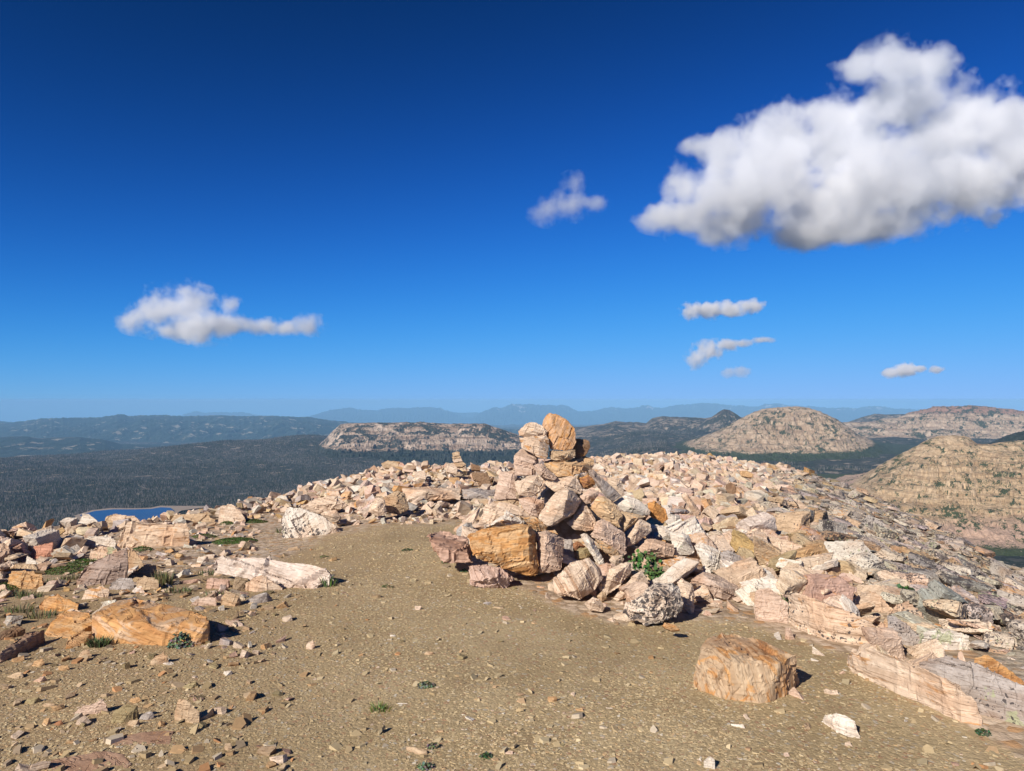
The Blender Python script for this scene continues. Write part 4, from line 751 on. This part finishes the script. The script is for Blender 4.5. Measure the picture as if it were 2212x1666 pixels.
for k, (px_, py_, rx, ry, n_) in enumerate([(1375, 325, .30, .22, 2600), (1480, 212, .26, .15, 1500), (960, 330, .35, .10, 1500), (390, 500, .28, .20, 1800), (490, 455, .20, .16, 1000), (1190, 300, .20, .12, 800), (830, 375, .14, .1, 500), (25, 600, .16, .12, 700), (1328, 222, .12, .09, 450)]):
    cushion('cushion_plant', ['largest green moss cushion between rocks above the long cracked slab', 'green cushion in front of the pale square topped boulder', 'narrow green strip under the biggest pale yellow outcrop', 'green cushion left of the dark shaded slab', 'olive cushion right against the yellow green boulder', 'flat olive cushion left of the largest cushion', 'dull green cushion before the pale yellow outcrop', 'green clump at the left edge by the squat orange boulder', 'little green cushion left of the square topped boulder'][k], px_, py_, rx, ry, .05, n_, [(.07, .115, .025), (.085, .115, .03)][k % 2], .016, cr='L', group='green cushion plants among the left rocks', up=1.2)
for k, (px_, py_, h_) in enumerate([(170, 650, .07), (300, 575, .06), (110, 735, .07), (240, 765, .06), (640, 400, .07), (1220, 515, .05), (1045, 620, .05), (1275, 645, .05), (425, 545, .06), (1660, 270, .09), (70, 640, .07)]):
    blades('grass_tuft', ['sparse grass below the white pyramid rock', 'dark green tuft behind the tilted orange plate', 'wispy grass near the left edge above the dark slabs', 'gray green tuft above the embedded rusty rock', 'faint tuft between the boulders of the left pile', 'tiny tuft left of the long cracked slab', 'tiny pale tuft below the thin pink stone', 'small tuft among the pink rocks', 'tuft at the low end of the dark shaded slab', 'tuft at the foot of the white lichen boulder', 'grass clump under the squat orange boulder'][k], px_, py_, 90, h_, .11, (.12, .13, .06), cr='L', group='sparse grass tufts on the left', lean=.7)
blades('grass_tuft', 'green fan of grass in the gap between the first two border slabs', 760, 600, 70, .15, .04, (.12, .19, .06), cr='C', lean=.4)
cushion('alpine_plant', 'dark green leafy clump beside the lichen capped block on the right', 1465, 540, .20, .14, .10, 520, DG, .034, cr='C')
cushion('alpine_plant', 'smaller green clump just below the dark leafy clump on the right', 1595, 595, .09, .07, .05, 160, DG, .028, cr='C')
for k, (px_, py_, rx, n_, c_) in enumerate([(880, 1190, .06, 120, DG), (820, 1538, .045, 0, GR), (920, 1484, .055, 240, BL), (936, 1617, .03, 110, BL), (918, 1661, .04, 120, BL), (1050, 1640, .03, 80, DG), (965, 1216, .06, 160, DG), (1003, 1236, .04, 90, DG), (836, 1270, .05, 60, GR), (2122, 1587, .04, 90, DG), (700, 1205, .05, 60, GR)]):
    lab = ['tiny dark green sprig on the upper gravel', 'sparse green grass blades on the lower gravel', 'flat blue green mat in the middle of the gravel', 'blue green sprig by the long smooth buff stone', 'pale sprig at the very bottom of the gravel', 'minute green sprig near the bottom centre', 'green sprig in front of the reddish pink boulder', 'green sprig between the reddish boulder and the pink ribbed rock', 'faint green wisp left of the centre of the gravel', 'tiny green sprig at the tip of the longest slab', 'faint wisp right of the long cracked slab'][k]
    if n_: cushion('alpine_plant', lab, px_, py_, rx, rx*.7, .02, n_, c_, .013, group='tiny plants on the gravel')
    else: blades('grass_tuft', lab, px_, py_, 60, .05, .05, (.13, .17, .05), lean=1.0, group='tiny plants on the gravel')
def leafy():
    """broad leaved green plant growing out of the cairn"""
    co = []; fc = []; tn = []; c0 = at(1393, 1222, 6.35)
    spots = [(1369, 1212, 26, 6.28), (1385, 1206, 12, 6.30), (1401, 1210, 14, 6.30), (1375, 1228, 14, 6.26), (1412, 1240, 46, 6.18), (1432, 1243, 20, 6.18), (1405, 1198, 8, 6.3), (1418, 1216, 10, 6.27), (1400, 1246, 16, 6.16)]
    from mathutils import Quaternion
    for (px_, py_, n_, dd) in spots:
        for i in range(n_):
            q = at(px_+random.gauss(0, 8), py_+random.gauss(0, 7), dd+random.gauss(0, .03))-c0
            nd = Vector((random.gauss(-.2, .5), random.gauss(-.7, .4), random.uniform(.2, 1.2))).normalized(); t = nd.orthogonal().normalized(); t.rotate(Quaternion(nd, random.uniform(0, 6.28))); u = nd.cross(t); L_ = random.uniform(.026, .045); b = len(co)
            prof = [(0, 0, 0), (.12, .30, .05), (.40, .42, .08), (.75, .26, .03), (1, 0, -.08), (.75, -.26, .03), (.40, -.42, .08), (.12, -.30, .05), (.45, 0, -.05)]
            co += [q+t*a_*L_+u*w_*L_+nd*e*L_ for a_, w_, e in prof]; fc += [(b+8, b+j, b+(j+1) % 8) for j in range(8)]
            c = [v*random.uniform(.75, 1.4) for v in (.06, .12, .032)]; tn += [(*c, 1)]*9
    link('leafy_plant', mesh_np('leafy_plant', [tuple(v) for v in co], np.array(fc), {'tint': np.array(tn)}, LEAF), 'broad leaved bright green plant growing between the lower cairn rocks', 'plant', loc=c0)
leafy()

# ------------------------------------------------------------------ far land
def valley_z(x, y):
    d = np.hypot(x, y); px = 1106+F*x/np.maximum(y, 1); q = np.stack([x.ravel(), y.ravel(), x.ravel()*0], 1)
    rt = sstep(1180, 1420, px); base = -500+150*rt
    dk = np.array([0, 7500, 9500, 14000, 25000, 40000, 60000, 110000.]); zl = np.array([0, 0, -120, -420, -620, -900, -1720, -3600.]); zr = np.array([0, 0, 0, -130, -500, -950, -1850, -3700.])
    w = sstep(300, 620, px); far = (np.interp(d, dk, zl)*(1-np.maximum(rt, w*.0))+np.interp(d, dk, zr)*np.maximum(rt, w*.0))
    z = base+far
    z = z+115*np.exp(-(((px-640)/150)**2+((d-9600)/1800)**2))+60*np.exp(-(((px-430)/160)**2+((d-8200)/1500)**2))
    z = z+70*np.exp(-(((px-900)/260)**2+((d-8800)/2200)**2))
    amp = sstep(2600, 4500, d)
    z = z+amp*(fbm(q/1700, 3, 51)*62+fbm(q/420, 3, 52)*16).reshape(x.shape)*(1+d/20000)
    lk = np.exp(-(((px-300)/230)**4+((d-3300)/700)**4)); z = z*(1-lk)+(-498)*lk
    return z
def valley():
    th = np.linspace(-.75, .75, 620); r = np.concatenate([np.geomspace(500, 12000, 420), np.geomspace(12300, 78000, 120)])
    T, Rr = np.meshgrid(th, r, indexing='ij'); X = np.sin(T)*Rr; Y = np.cos(T)*Rr; Z = valley_z(X, Y); n, m_ = X.shape; idx = np.arange(n*m_).reshape(n, m_)
    q = np.stack([idx[:-1, :-1], idx[:-1, 1:], idx[1:, 1:], idx[1:, :-1]], -1).reshape(-1, 4)
    mt = terrain_material('forested_land', (.16, .13, .10), (.28, .235, .19), DARKVEG, .48, 16, vegscale=1.0, dead=.55)
    link('terrain', mesh_np('terrain', np.stack([X, Y, Z], -1).reshape(-1, 3), q, mat=mt, smooth=True), 'dark forested plateau and valleys far below the summit', kind='structure')
valley()
# lakes with pale shores
def flatpoly(name, pts, z, mat, label, kind='structure'):
    co = [tuple(at_z(px, py, z)) for px, py in pts]; me = bpy.data.meshes.new(name); me.from_pydata(co, [], [tuple(range(len(co)))]); me.materials.append(mat); me.update()
    if me.polygons[0].normal.z < 0: me.flip_normals()
    return link(name, me, label, kind=kind)
wm = NT('lake_water'); wm.b.inputs['Roughness'].default_value = .08; wm.b.inputs['Specular IOR Level'].default_value = .12
WATER = wm.done((lambda v: v)(wm.mix(0.0, (.008, .022, .06), (.01, .02, .06))), None, .12)
sm = NT('shore_sand'); SHORE = sm.done(sm.mix(sm.noise(sm.n('NewGeometry').outputs['Position'], .02, 4), (.24, .185, .14), (.36, .285, .225)), None, .95)
gm = NT('meadow'); MEADOW = gm.done(gm.mix(gm.noise(gm.n('NewGeometry').outputs['Position'], .03, 5), (.14, .15, .075), (.22, .20, .11)), None, .95)
LAKE = [(172, 1113), (205, 1104), (243, 1100.5), (290, 1100.5), (328, 1099.2), (347, 1096), (368, 1097), (376, 1103), (362, 1112), (350, 1120), (326, 1131), (282, 1138), (232, 1136), (190, 1126)]
SHORE_P = [(160, 1114), (200, 1102), (240, 1097.5), (290, 1098), (325, 1097), (345, 1092.5), (400, 1093), (442, 1093), (448, 1096), (420, 1099), (392, 1103), (374, 1114), (350, 1128), (300, 1143), (228, 1142), (180, 1130)]
flatpoly('shore', SHORE_P, -489, SHORE, 'pale sandy shore around the dark blue lake')
flatpoly('lake', LAKE, -486, WATER, 'dark blue lake below the left skyline')
def inside(px, py, poly):
    r = np.zeros(len(px), bool)
    for (x0, y0), (x1, y1) in zip(poly, poly[1:]+poly[:1]):
        if y0 != y1: r ^= ((y0 > py) != (y1 > py)) & (px < (x1-x0)*(py-y0)/(y1-y0)+x0)
    return r

def ridge(name, label, prof, dist, base, front, back, mat, shape, amp=.12, freq=8, seed=1, nu=300, nv=90, jag=0.0, pad=0, crag=0.0, terr=0.0, ta=.7):
    """a mountain as a solid ridge: crest heights along its length, real depth in front and behind"""
    P = np.array(prof, float); u = np.linspace(P[0, 0]-pad, P[-1, 0]+pad, nu); v = np.concatenate([np.linspace(-1, 0, int(nv*.72)), np.linspace(0, 1, nv-int(nv*.72)+1)[1:]])
    cr = EYE+(864-np.interp(u, P[:, 0], P[:, 1]))/F*dist; cr = np.maximum(cr, base+1)
    if jag: cr = cr+jag*fbm(np.stack([u*.12, u*0, u*0], 1), 4, seed+40, .6)*sstep(0, 40, cr-base)
    U, V = np.meshgrid(u, v, indexing='ij'); dd = dist+np.where(V < 0, V*front, V*back); X = (U-1106)/F*dd*1.0; Y = dd+0*U
    S = np.interp(np.abs(V)*np.where(V < 0, 1, 1), shape[0], shape[1]); H = (cr-base)[:, None]
    q = np.stack([X.ravel(), Y.ravel(), X.ravel()*0], 1)/(dist/F)          # noise in frame sized units
    g = fbm(np.stack([q[:, 0]/freq, q[:, 1]/(freq*4), q[:, 2]], 1), 5, seed, .55, True).reshape(X.shape)
    g2 = fbm(q/(freq*3), 3, seed+3).reshape(X.shape)
    mask = np.sin(np.clip(np.abs(V), 0, 1)*math.pi)**.8
    Z = base+H*S+H*mask*(amp*g+amp*.9*g2)
    if crag: Z = Z+H*crag*fbm(q/(freq*.35), 3, seed+9, .6, True).reshape(X.shape)*mask
    if terr:                                     # level beds: treads and risers
        wob = fbm(q/(freq*2.5), 3, seed+15).reshape(X.shape)*.8; t = (Z-base)/terr+wob; fl_ = np.floor(t); fr = t-fl_
        Z = Z+ta*mask*(base+(fl_+sstep(.55, .95, fr)-wob)*terr-Z)
    n, m_ = X.shape; idx = np.arange(n*m_).reshape(n, m_)
    qd = np.stack([idx[:-1, :-1], idx[:-1, 1:], idx[1:, 1:], idx[1:, :-1]], -1).reshape(-1, 4)[:, ::-1]
    return link(name, mesh_np(name, np.stack([X, Y, Z], -1).reshape(-1, 3), qd, mat=mat, smooth=True), label, kind='structure')
SOFT = ([0, .15, .4, .7, 1], [1, .93, .6, .22, 0]); CLIFF = ([0, .10, .16, .30, .36, .7, 1], [1, .97, .90, .60, .52, .12, 0]); FLAT = ([0, .06, .30, .38, .42, .7, 1], [1, .985, .70, .62, .48, .18, 0])
farm = terrain_material('distant_range', (.12, .115, .11), (.46, .43, .41), (.02, .03, .03), .46, 260, vegscale=1.2, dead=0, forest_z=(-900, 700))
ridge('mountain', 'faint pale range on the left horizon', [(385, 902), (400, 894), (425, 888), (445, 892), (470, 890), (500, 891), (525, 890), (545, 895), (580, 900), (620, 905)], 70000, -2400, 6000, 6000, farm, SOFT, jag=120, seed=11)
ridge('mountain', 'faint low range between the two blue massifs', [(930, 900), (960, 890), (1000, 892), (1030, 891), (1060, 900)], 70500, -2400, 6000, 6000, farm, SOFT, jag=60, seed=12)
ridge('mountain', 'jagged blue massif on the horizon left of the cairn', [(640, 912), (664, 902), (690, 893), (716, 886), (737, 884), (758, 882), (775, 884), (790, 887), (815, 887), (840, 883), (855, 881), (880, 883), (905, 880.5), (930, 880), (950, 883), (975, 890), (1000, 900), (1040, 904), (1080, 912)], 66000, -2050, 9000, 7000, farm, SOFT, jag=150, seed=13, amp=.2, nu=500)
ridge('mountain', 'long blue jagged massif on the horizon behind the cairn', [(1000, 912), (1021, 903), (1040, 891), (1066, 881), (1085, 881), (1105, 874), (1125, 874), (1147, 873), (1165, 876), (1189, 875), (1200, 878), (1213, 874), (1225, 877), (1248, 889), (1283, 888), (1305, 883), (1325, 880), (1345, 883), (1370, 882), (1399, 875), (1412, 880), (1430, 882), (1466, 875), (1490, 874), (1515, 871), (1540, 873), (1578, 876), (1610, 878), (1637, 879), (1651, 874), (1665, 873), (1679, 871), (1692, 875), (1704, 876), (1746, 878), (1788, 882), (1823, 881), (1850, 883), (1872, 878), (1903, 878), (1930, 883), (1980, 884), (2060, 892)], 62000, -2150, 9000, 7000, farm, SOFT, jag=140, seed=14, amp=.2, nu=900)
midm = terrain_material('hazy_hills', (.17, .145, .11), (.34, .29, .22), (.022, .038, .028), .50, 70, dead=.1)
ridge('hill', 'low blue end of the hills at the left edge of the horizon', [(-260, 905), (-100, 902), (0, 909), (17, 912), (60, 915)], 30000, -1500, 5000, 4000, midm, SOFT, jag=20, seed=21)
ridge('hill', 'long hazy blue forested hills on the left horizon', [(-200, 935), (20, 914), (60, 909), (91, 904), (150, 903), (217, 902), (240, 898), (262, 895), (280, 899), (350, 897), (400, 899), (448, 898), (470, 897), (525, 899), (595, 899), (665, 902), (717, 909), (800, 918), (1000, 925), (1250, 930)], 24000, -1320, 9500, 4000, midm, ([0, .1, .3, .5, .75, 1], [1, .93, .72, .5, .2, 0]), jag=35, seed=22, amp=.22, freq=40, nu=600, nv=140)
ridge('hill', 'dark blue wooded hill in front of the left hazy hills', [(-300, 952), (-100, 942), (0, 945), (56, 943), (90, 948), (175, 945), (228, 951), (262, 961), (350, 966), (450, 974)], 13500, -960, 3800, 2500, midm, SOFT, jag=8, seed=23, amp=.15, freq=40)
mesam = terrain_material('pale_cliffs', (.47, .35, .26), (.61, .48, .375), DARKVEG, .345, 26, strata=.6, vegscale=1.0, forest_z=(-425, 60), dead=.25)
ridge('mesa', 'pale flat topped mesa with banded cliffs left of the cairn', [(690, 962), (702, 951), (720, 931), (737, 917), (769, 914), (815, 913.5), (860, 913), (926, 913), (972, 917), (1010, 916), (1049, 916), (1066, 922), (1094, 931), (1119, 940), (1200, 955), (1280, 975)], 6900, -560, 1500, 1600, mesam, ([0, .06, .14, .22, .28, .45, .7, 1], [1, .985, .86, .70, .60, .38, .17, 0]), jag=4, seed=31, terr=30, ta=.6, amp=.09, freq=19, nu=620, nv=180, crag=.05)
hillm = terrain_material('patchy_hills', (.26, .205, .155), (.36, .29, .22), DARKVEG, .40, 24, dead=.35)
ridge('hill', 'low rocky hills with dark trees right of the cairn', [(1180, 940), (1230, 930), (1259, 924), (1290, 919), (1304, 917), (1329, 911), (1350, 913), (1380, 914), (1395, 916), (1409, 904), (1430, 899), (1450, 901), (1487, 902), (1522, 904), (1570, 900), (1650, 905)], 9500, -420, 2600, 2000, hillm, SOFT, jag=6, seed=32, amp=.16, freq=20, nu=400)
ridge('mountain', 'small dark pointed peak right of the cairn', [(1490, 935), (1527, 906), (1535, 902), (1546, 895), (1556, 888), (1564, 884), (1575, 886), (1588, 893), (1602, 903), (1640, 925), (1680, 940)], 8200, -420, 900, 900, terrain_material('dark_peak', (.15, .12, .10), (.34, .28, .22), DARKVEG, .40, 18, top=(-190, -120, (.045, .04, .04), 30)), SOFT, jag=3, seed=33, amp=.12)
ridge('hill', 'dark forested hill between the tan mountains', [(1800, 925), (1851, 905), (1875, 898), (1889, 894), (1915, 896), (1940, 895), (1970, 894), (2020, 905)], 11000, -380, 1500, 1500, hillm, SOFT, jag=5, seed=34)
tanm = terrain_material('tan_mountain', (.45, .33, .225), (.56, .43, .31), (.035, .05, .022), .32, 13, strata=.35, vegscale=1.0, forest_z=(-310, 60), dead=.2)
ridge('mountain', 'long tan and reddish mountain at the right horizon', [(1780, 925), (1833, 912), (1858, 914), (1879, 912), (1903, 907), (1942, 903), (1963, 893), (1990, 887), (2015, 882), (2033, 881), (2060, 880), (2089, 878), (2115, 879), (2138, 881), (2173, 884), (2212, 889), (2300, 893), (2450, 910)], 7600, -370, 1300, 1500, terrain_material('red_topped_mountain', (.43, .325, .24), (.56, .44, .33), (.035, .05, .028), .32, 20, strata=.5, top=(-140, -95, (.30, .17, .125), 40), dead=.2), SOFT, jag=5, seed=35, terr=34, amp=.22, freq=20, nu=560, nv=170, crag=.05)
ridge('mountain', 'rounded tan mountain with dotted dark shrubs right of the cairn', [(1430, 975), (1500, 950), (1545, 932), (1580, 915), (1602, 903), (1620, 894), (1648, 884), (1683, 880), (1718, 878), (1746, 881), (1770, 889), (1805, 905), (1833, 924), (1858, 942), (1893, 959), (1928, 974), (1990, 992)], 5300, -365, 1150, 1300, tanm, ([0, .08, .25, .5, .75, 1], [1, .93, .74, .45, .19, 0]), jag=5, seed=36, terr=28, amp=.20, freq=22, nu=620, nv=240, crag=.045)
nearm = terrain_material('tan_spur', (.50, .355, .215), (.60, .45, .29), (.045, .062, .022), .305, 7, strata=.45, vegscale=1.0, pink=(-290, -318, (.50, .34, .26)), dead=.12, forest_z=(-338, 24))
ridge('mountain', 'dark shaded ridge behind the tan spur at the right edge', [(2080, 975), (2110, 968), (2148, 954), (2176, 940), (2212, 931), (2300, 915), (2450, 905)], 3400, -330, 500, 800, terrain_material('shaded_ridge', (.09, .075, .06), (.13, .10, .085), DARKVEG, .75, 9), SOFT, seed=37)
ridge('mountain', 'tan craggy spur with talus below the right edge of the field', [(1740, 1090), (1800, 1062), (1858, 1036), (1893, 1008), (1945, 980), (1975, 965), (1998, 952), (2015, 945), (2026, 942), (2045, 941), (2061, 940), (2080, 942), (2092, 944), (2100, 952), (2110, 959), (2138, 959), (2173, 954), (2212, 951), (2300, 940), (2450, 930), (2650, 940)], 2600, -352, 950, 900, nearm, ([0, .03, .09, .15, .22, .42, .48, .66, 1], [1, .96, .80, .73, .66, .48, .42, .24, 0]), jag=4, seed=38, terr=17, ta=.8, amp=.20, freq=38, nu=720, nv=300, crag=.07)

# ------------------------------------------------------------------ conifers of the far forest: one mass
def forest():
    N = 300000; az = rng.uniform(-.70, .62, N); d = 2300*(9000/2300)**rng.random(N)**.9
    x = np.sin(az)*d; y = np.cos(az)*d; px = 1106+F*x/y
    q = np.stack([x, y, x*0], 1); cl = fbm(q/260, 4, 77)
    lakeb = inside(px, 864+490*F/y, SHORE_P)
    lake2 = (np.abs(px-1830) < 110) & (np.abs(864+335*F/y-992) < 7)
    k = (cl > np.where(px > 1250, .02, -.22)+.25*(rng.random(N)-.5)) & ~lakeb & ~lake2 & ~((px > 1850) & (d < 1600))
    x, y, d, px, q = x[k], y[k], d[k], px[k], q[k]; n = len(x); z = valley_z(x, y)
    # skip the ones standing under the mesa and the tan mountains
    bad = ((px > 1440) & (px < 1990) & (y > 4450) & (y < 6500)) | ((px > 690) & (px < 1290) & (y > 5750) & (y < 8600)); x, y, d, z, px = (a[~bad] for a in (x, y, d, z, px)); n = len(x)
    h = rng.uniform(6, 13, n)*(1+.04*d/1000); r = h*rng.uniform(.13, .2, n); a = rng.uniform(0, 1.5, n); co = np.empty((n, 5, 3))
    for j in range(4):
        co[:, j, 0] = x+np.cos(a+j*1.5708)*r; co[:, j, 1] = y+np.sin(a+j*1.5708)*r; co[:, j, 2] = z-1
    co[:, 4] = np.stack([x, y, z+h], 1); b = np.arange(n)*5; f = np.concatenate([np.stack([b+j, b+(j+1) % 4, b+4], 1) for j in range(4)])
    dead = (rng.random(n) < .30+.3*(pn(np.stack([x, y, x*0], 1)/700, 5) > .1)); C = np.where(dead[:, None], np.array([.13, .12, .115]), np.array([.022, .032, .024]))*rng.uniform(.6, 1.5, (n, 1))
    link('forest', mesh_np('forest', co.reshape(-1, 3), f, {'tint': np.repeat(np.concatenate([C, np.ones((n, 1))], 1), 5, 0)}, NEEDLE), 'dense dark conifer forest with gray dead trees across the plateau', 'forest', kind='stuff')
forest()

# ------------------------------------------------------------------ haze: even thin air over the whole land
def haze():
    bm = bmesh.new(); bmesh.ops.create_cube(bm, size=1)
    for v in bm.verts: v.co = Vector((v.co.x*160000, v.co.y*160000, (-5200 if v.co.z < 0 else 24)))
    me = bpy.data.meshes.new('haze'); bm.to_mesh(me); bm.free(); m = bpy.data.materials.new('air'); m.use_nodes = True; t = m.node_tree; t.nodes.remove(t.nodes['Principled BSDF'])
    p = t.nodes.new('ShaderNodeVolumePrincipled'); p.inputs['Color'].default_value = (.34, .66, 1, 1); p.inputs['Density'].default_value = HAZE; p.inputs['Anisotropy'].default_value = HG
    t.links.new(p.outputs[0], t.nodes['Material Output'].inputs['Volume']); me.materials.append(m); link('haze', me, 'thin blue haze over the far land', kind='stuff')
HAZE, HG = 2.3e-5, -.13
haze()

# ------------------------------------------------------------------ clouds (volumes with real depth, outside the haze)
def cloud(label, Dist, blobs, mfp, A=1.3, B=2.6, ns=70, thr=0.0, detail=7, soft=.6, deep=.8, group='white clouds'):
    bm = bmesh.new(); k = Dist/F; m = bpy.data.materials.new('cloud'); m.use_nodes = True; n = m.node_tree; n.nodes.remove(n.nodes['Principled BSDF']); N_ = n.nodes.new; L = n.links.new
    c0 = at(blobs[0][0], blobs[0][1], Dist); tc = N_('ShaderNodeTexCoord'); prev = None
    for (px, py, rx, ry) in blobs:
        c = at(px, py, Dist+random.uniform(-.5, .5)*rx*k)-c0; ms = bmesh.ops.create_icosphere(bm, subdivisions=2, radius=1)
        for v in ms['verts']:
            p = v.co.copy()*1.4; v.co = Vector((p.x*rx*k, p.y*rx*k*deep, p.z*ry*k))+c
        a = N_('ShaderNodeVectorMath'); a.operation = 'MULTIPLY_ADD'; L(tc.outputs['Object'], a.inputs[0]); iv = Vector((1/(rx*k), 1/(rx*k*deep), 1/(ry*k)))
        a.inputs[1].default_value = iv; a.inputs[2].default_value = (-c.x*iv.x, -c.y*iv.y, -c.z*iv.z)
        l = N_('ShaderNodeVectorMath'); l.operation = 'LENGTH'; L(a.outputs[0], l.inputs[0])
        if prev is None: prev = l.outputs['Value']
        else:
            q = N_('ShaderNodeMath'); q.operation = 'SMOOTH_MIN'; L(prev, q.inputs[0]); L(l.outputs['Value'], q.inputs[1]); q.inputs[2].default_value = .25; prev = q.outputs[0]
    me = bpy.data.meshes.new('cloud'); bm.to_mesh(me); bm.free(); o = link('cloud', me, label, 'cloud', group, loc=c0); r = o.modifiers.new('r', 'REMESH'); r.mode = 'VOXEL'; r.voxel_size = max(6, min(b[3] for b in blobs)*.5)*k
    no = N_('ShaderNodeTexNoise'); no.inputs['Scale'].default_value = 1/(ns*k); no.inputs['Detail'].default_value = detail; no.inputs['Roughness'].default_value = .6; L(tc.outputs['Object'], no.inputs['Vector'])
    m1 = N_('ShaderNodeMath'); m1.operation = 'MULTIPLY_ADD'; L(prev, m1.inputs[0]); m1.inputs[1].default_value = -A; m1.inputs[2].default_value = A-B*.5-thr
    m2 = N_('ShaderNodeMath'); m2.operation = 'MULTIPLY_ADD'; L(no.outputs[0], m2.inputs[0]); m2.inputs[1].default_value = B; L(m1.outputs[0], m2.inputs[2])
    mr = N_('ShaderNodeMapRange'); L(m2.outputs[0], mr.inputs[0]); mr.inputs[1].default_value = 0; mr.inputs[2].default_value = soft; mr.inputs[3].default_value = 0; mr.inputs[4].default_value = 1/(mfp*k)
    p = N_('ShaderNodeVolumePrincipled'); p.inputs['Color'].default_value = (.965, .97, .985, 1); p.inputs['Anisotropy'].default_value = .1
    L(mr.outputs[0], p.inputs['Density']); L(p.outputs[0], n.nodes['Material Output'].inputs['Volume']); me.materials.append(m)
cloud('huge bright cumulus filling the upper right of the sky', 8500, [(1420, 470, 50, 30), (1480, 470, 80, 45), (1570, 480, 90, 50), (1480, 400, 60, 50), (1620, 400, 120, 90), (1700, 320, 110, 90), (1580, 320, 70, 50), (1760, 440, 130, 80), (1820, 300, 120, 90), (1860, 150, 60, 50), (1920, 140, 70, 55), (2010, 150, 60, 50), (1960, 220, 100, 80), (2060, 280, 120, 100), (1900, 400, 150, 100), (2090, 390, 150, 85), (2180, 310, 120, 110), (2290, 350, 130, 110), (1740, 505, 100, 38), (1880, 480, 120, 45), (1520, 320, 50, 30)], 14, A=1.6, B=4.4, soft=1.6, ns=62, detail=11)
cloud('elongated gray and white cloud low in the left sky', 10000, [(290, 690, 40, 28), (345, 668, 55, 45), (405, 655, 55, 42), (440, 700, 65, 42), (400, 715, 75, 24), (500, 698, 50, 24), (490, 660, 30, 22), (560, 705, 50, 18), (610, 708, 45, 18), (665, 703, 38, 25)], 14, ns=34, A=1.45, B=4.8, soft=2.0, detail=10)
cloud('thin translucent wisp left of the huge cloud', 5200, [(1180, 455, 38, 30), (1230, 440, 50, 34), (1280, 440, 38, 18), (1240, 400, 34, 26)], 40, ns=35, A=1.2, B=3.6, thr=-.05, soft=1.6)
cloud('small flat bright cloud under the huge one', 12000, [(1495, 672, 26, 20), (1530, 670, 36, 19), (1575, 667, 38, 18), (1620, 662, 32, 16)], 9, ns=16, A=1.5, B=3.8, soft=1.1)
cloud('hooked small cloud below the flat one', 15000, [(1505, 775, 26, 22), (1530, 755, 34, 22), (1570, 745, 34, 14), (1605, 742, 26, 9), (1645, 735, 30, 7)], 12, ns=16, A=1.4, B=3.8, soft=1.1)
cloud('tiny pale puff beneath the hooked cloud', 26000, [(1575, 805, 20, 13), (1600, 804, 22, 14)], 30, ns=14, A=1.4, B=2.6)
cloud('small white puff low on the right', 24000, [(1925, 806, 22, 12), (1955, 799, 28, 17), (1985, 797, 18, 9), (2022, 799, 18, 9)], 10, ns=14, A=1.6, B=2.4)
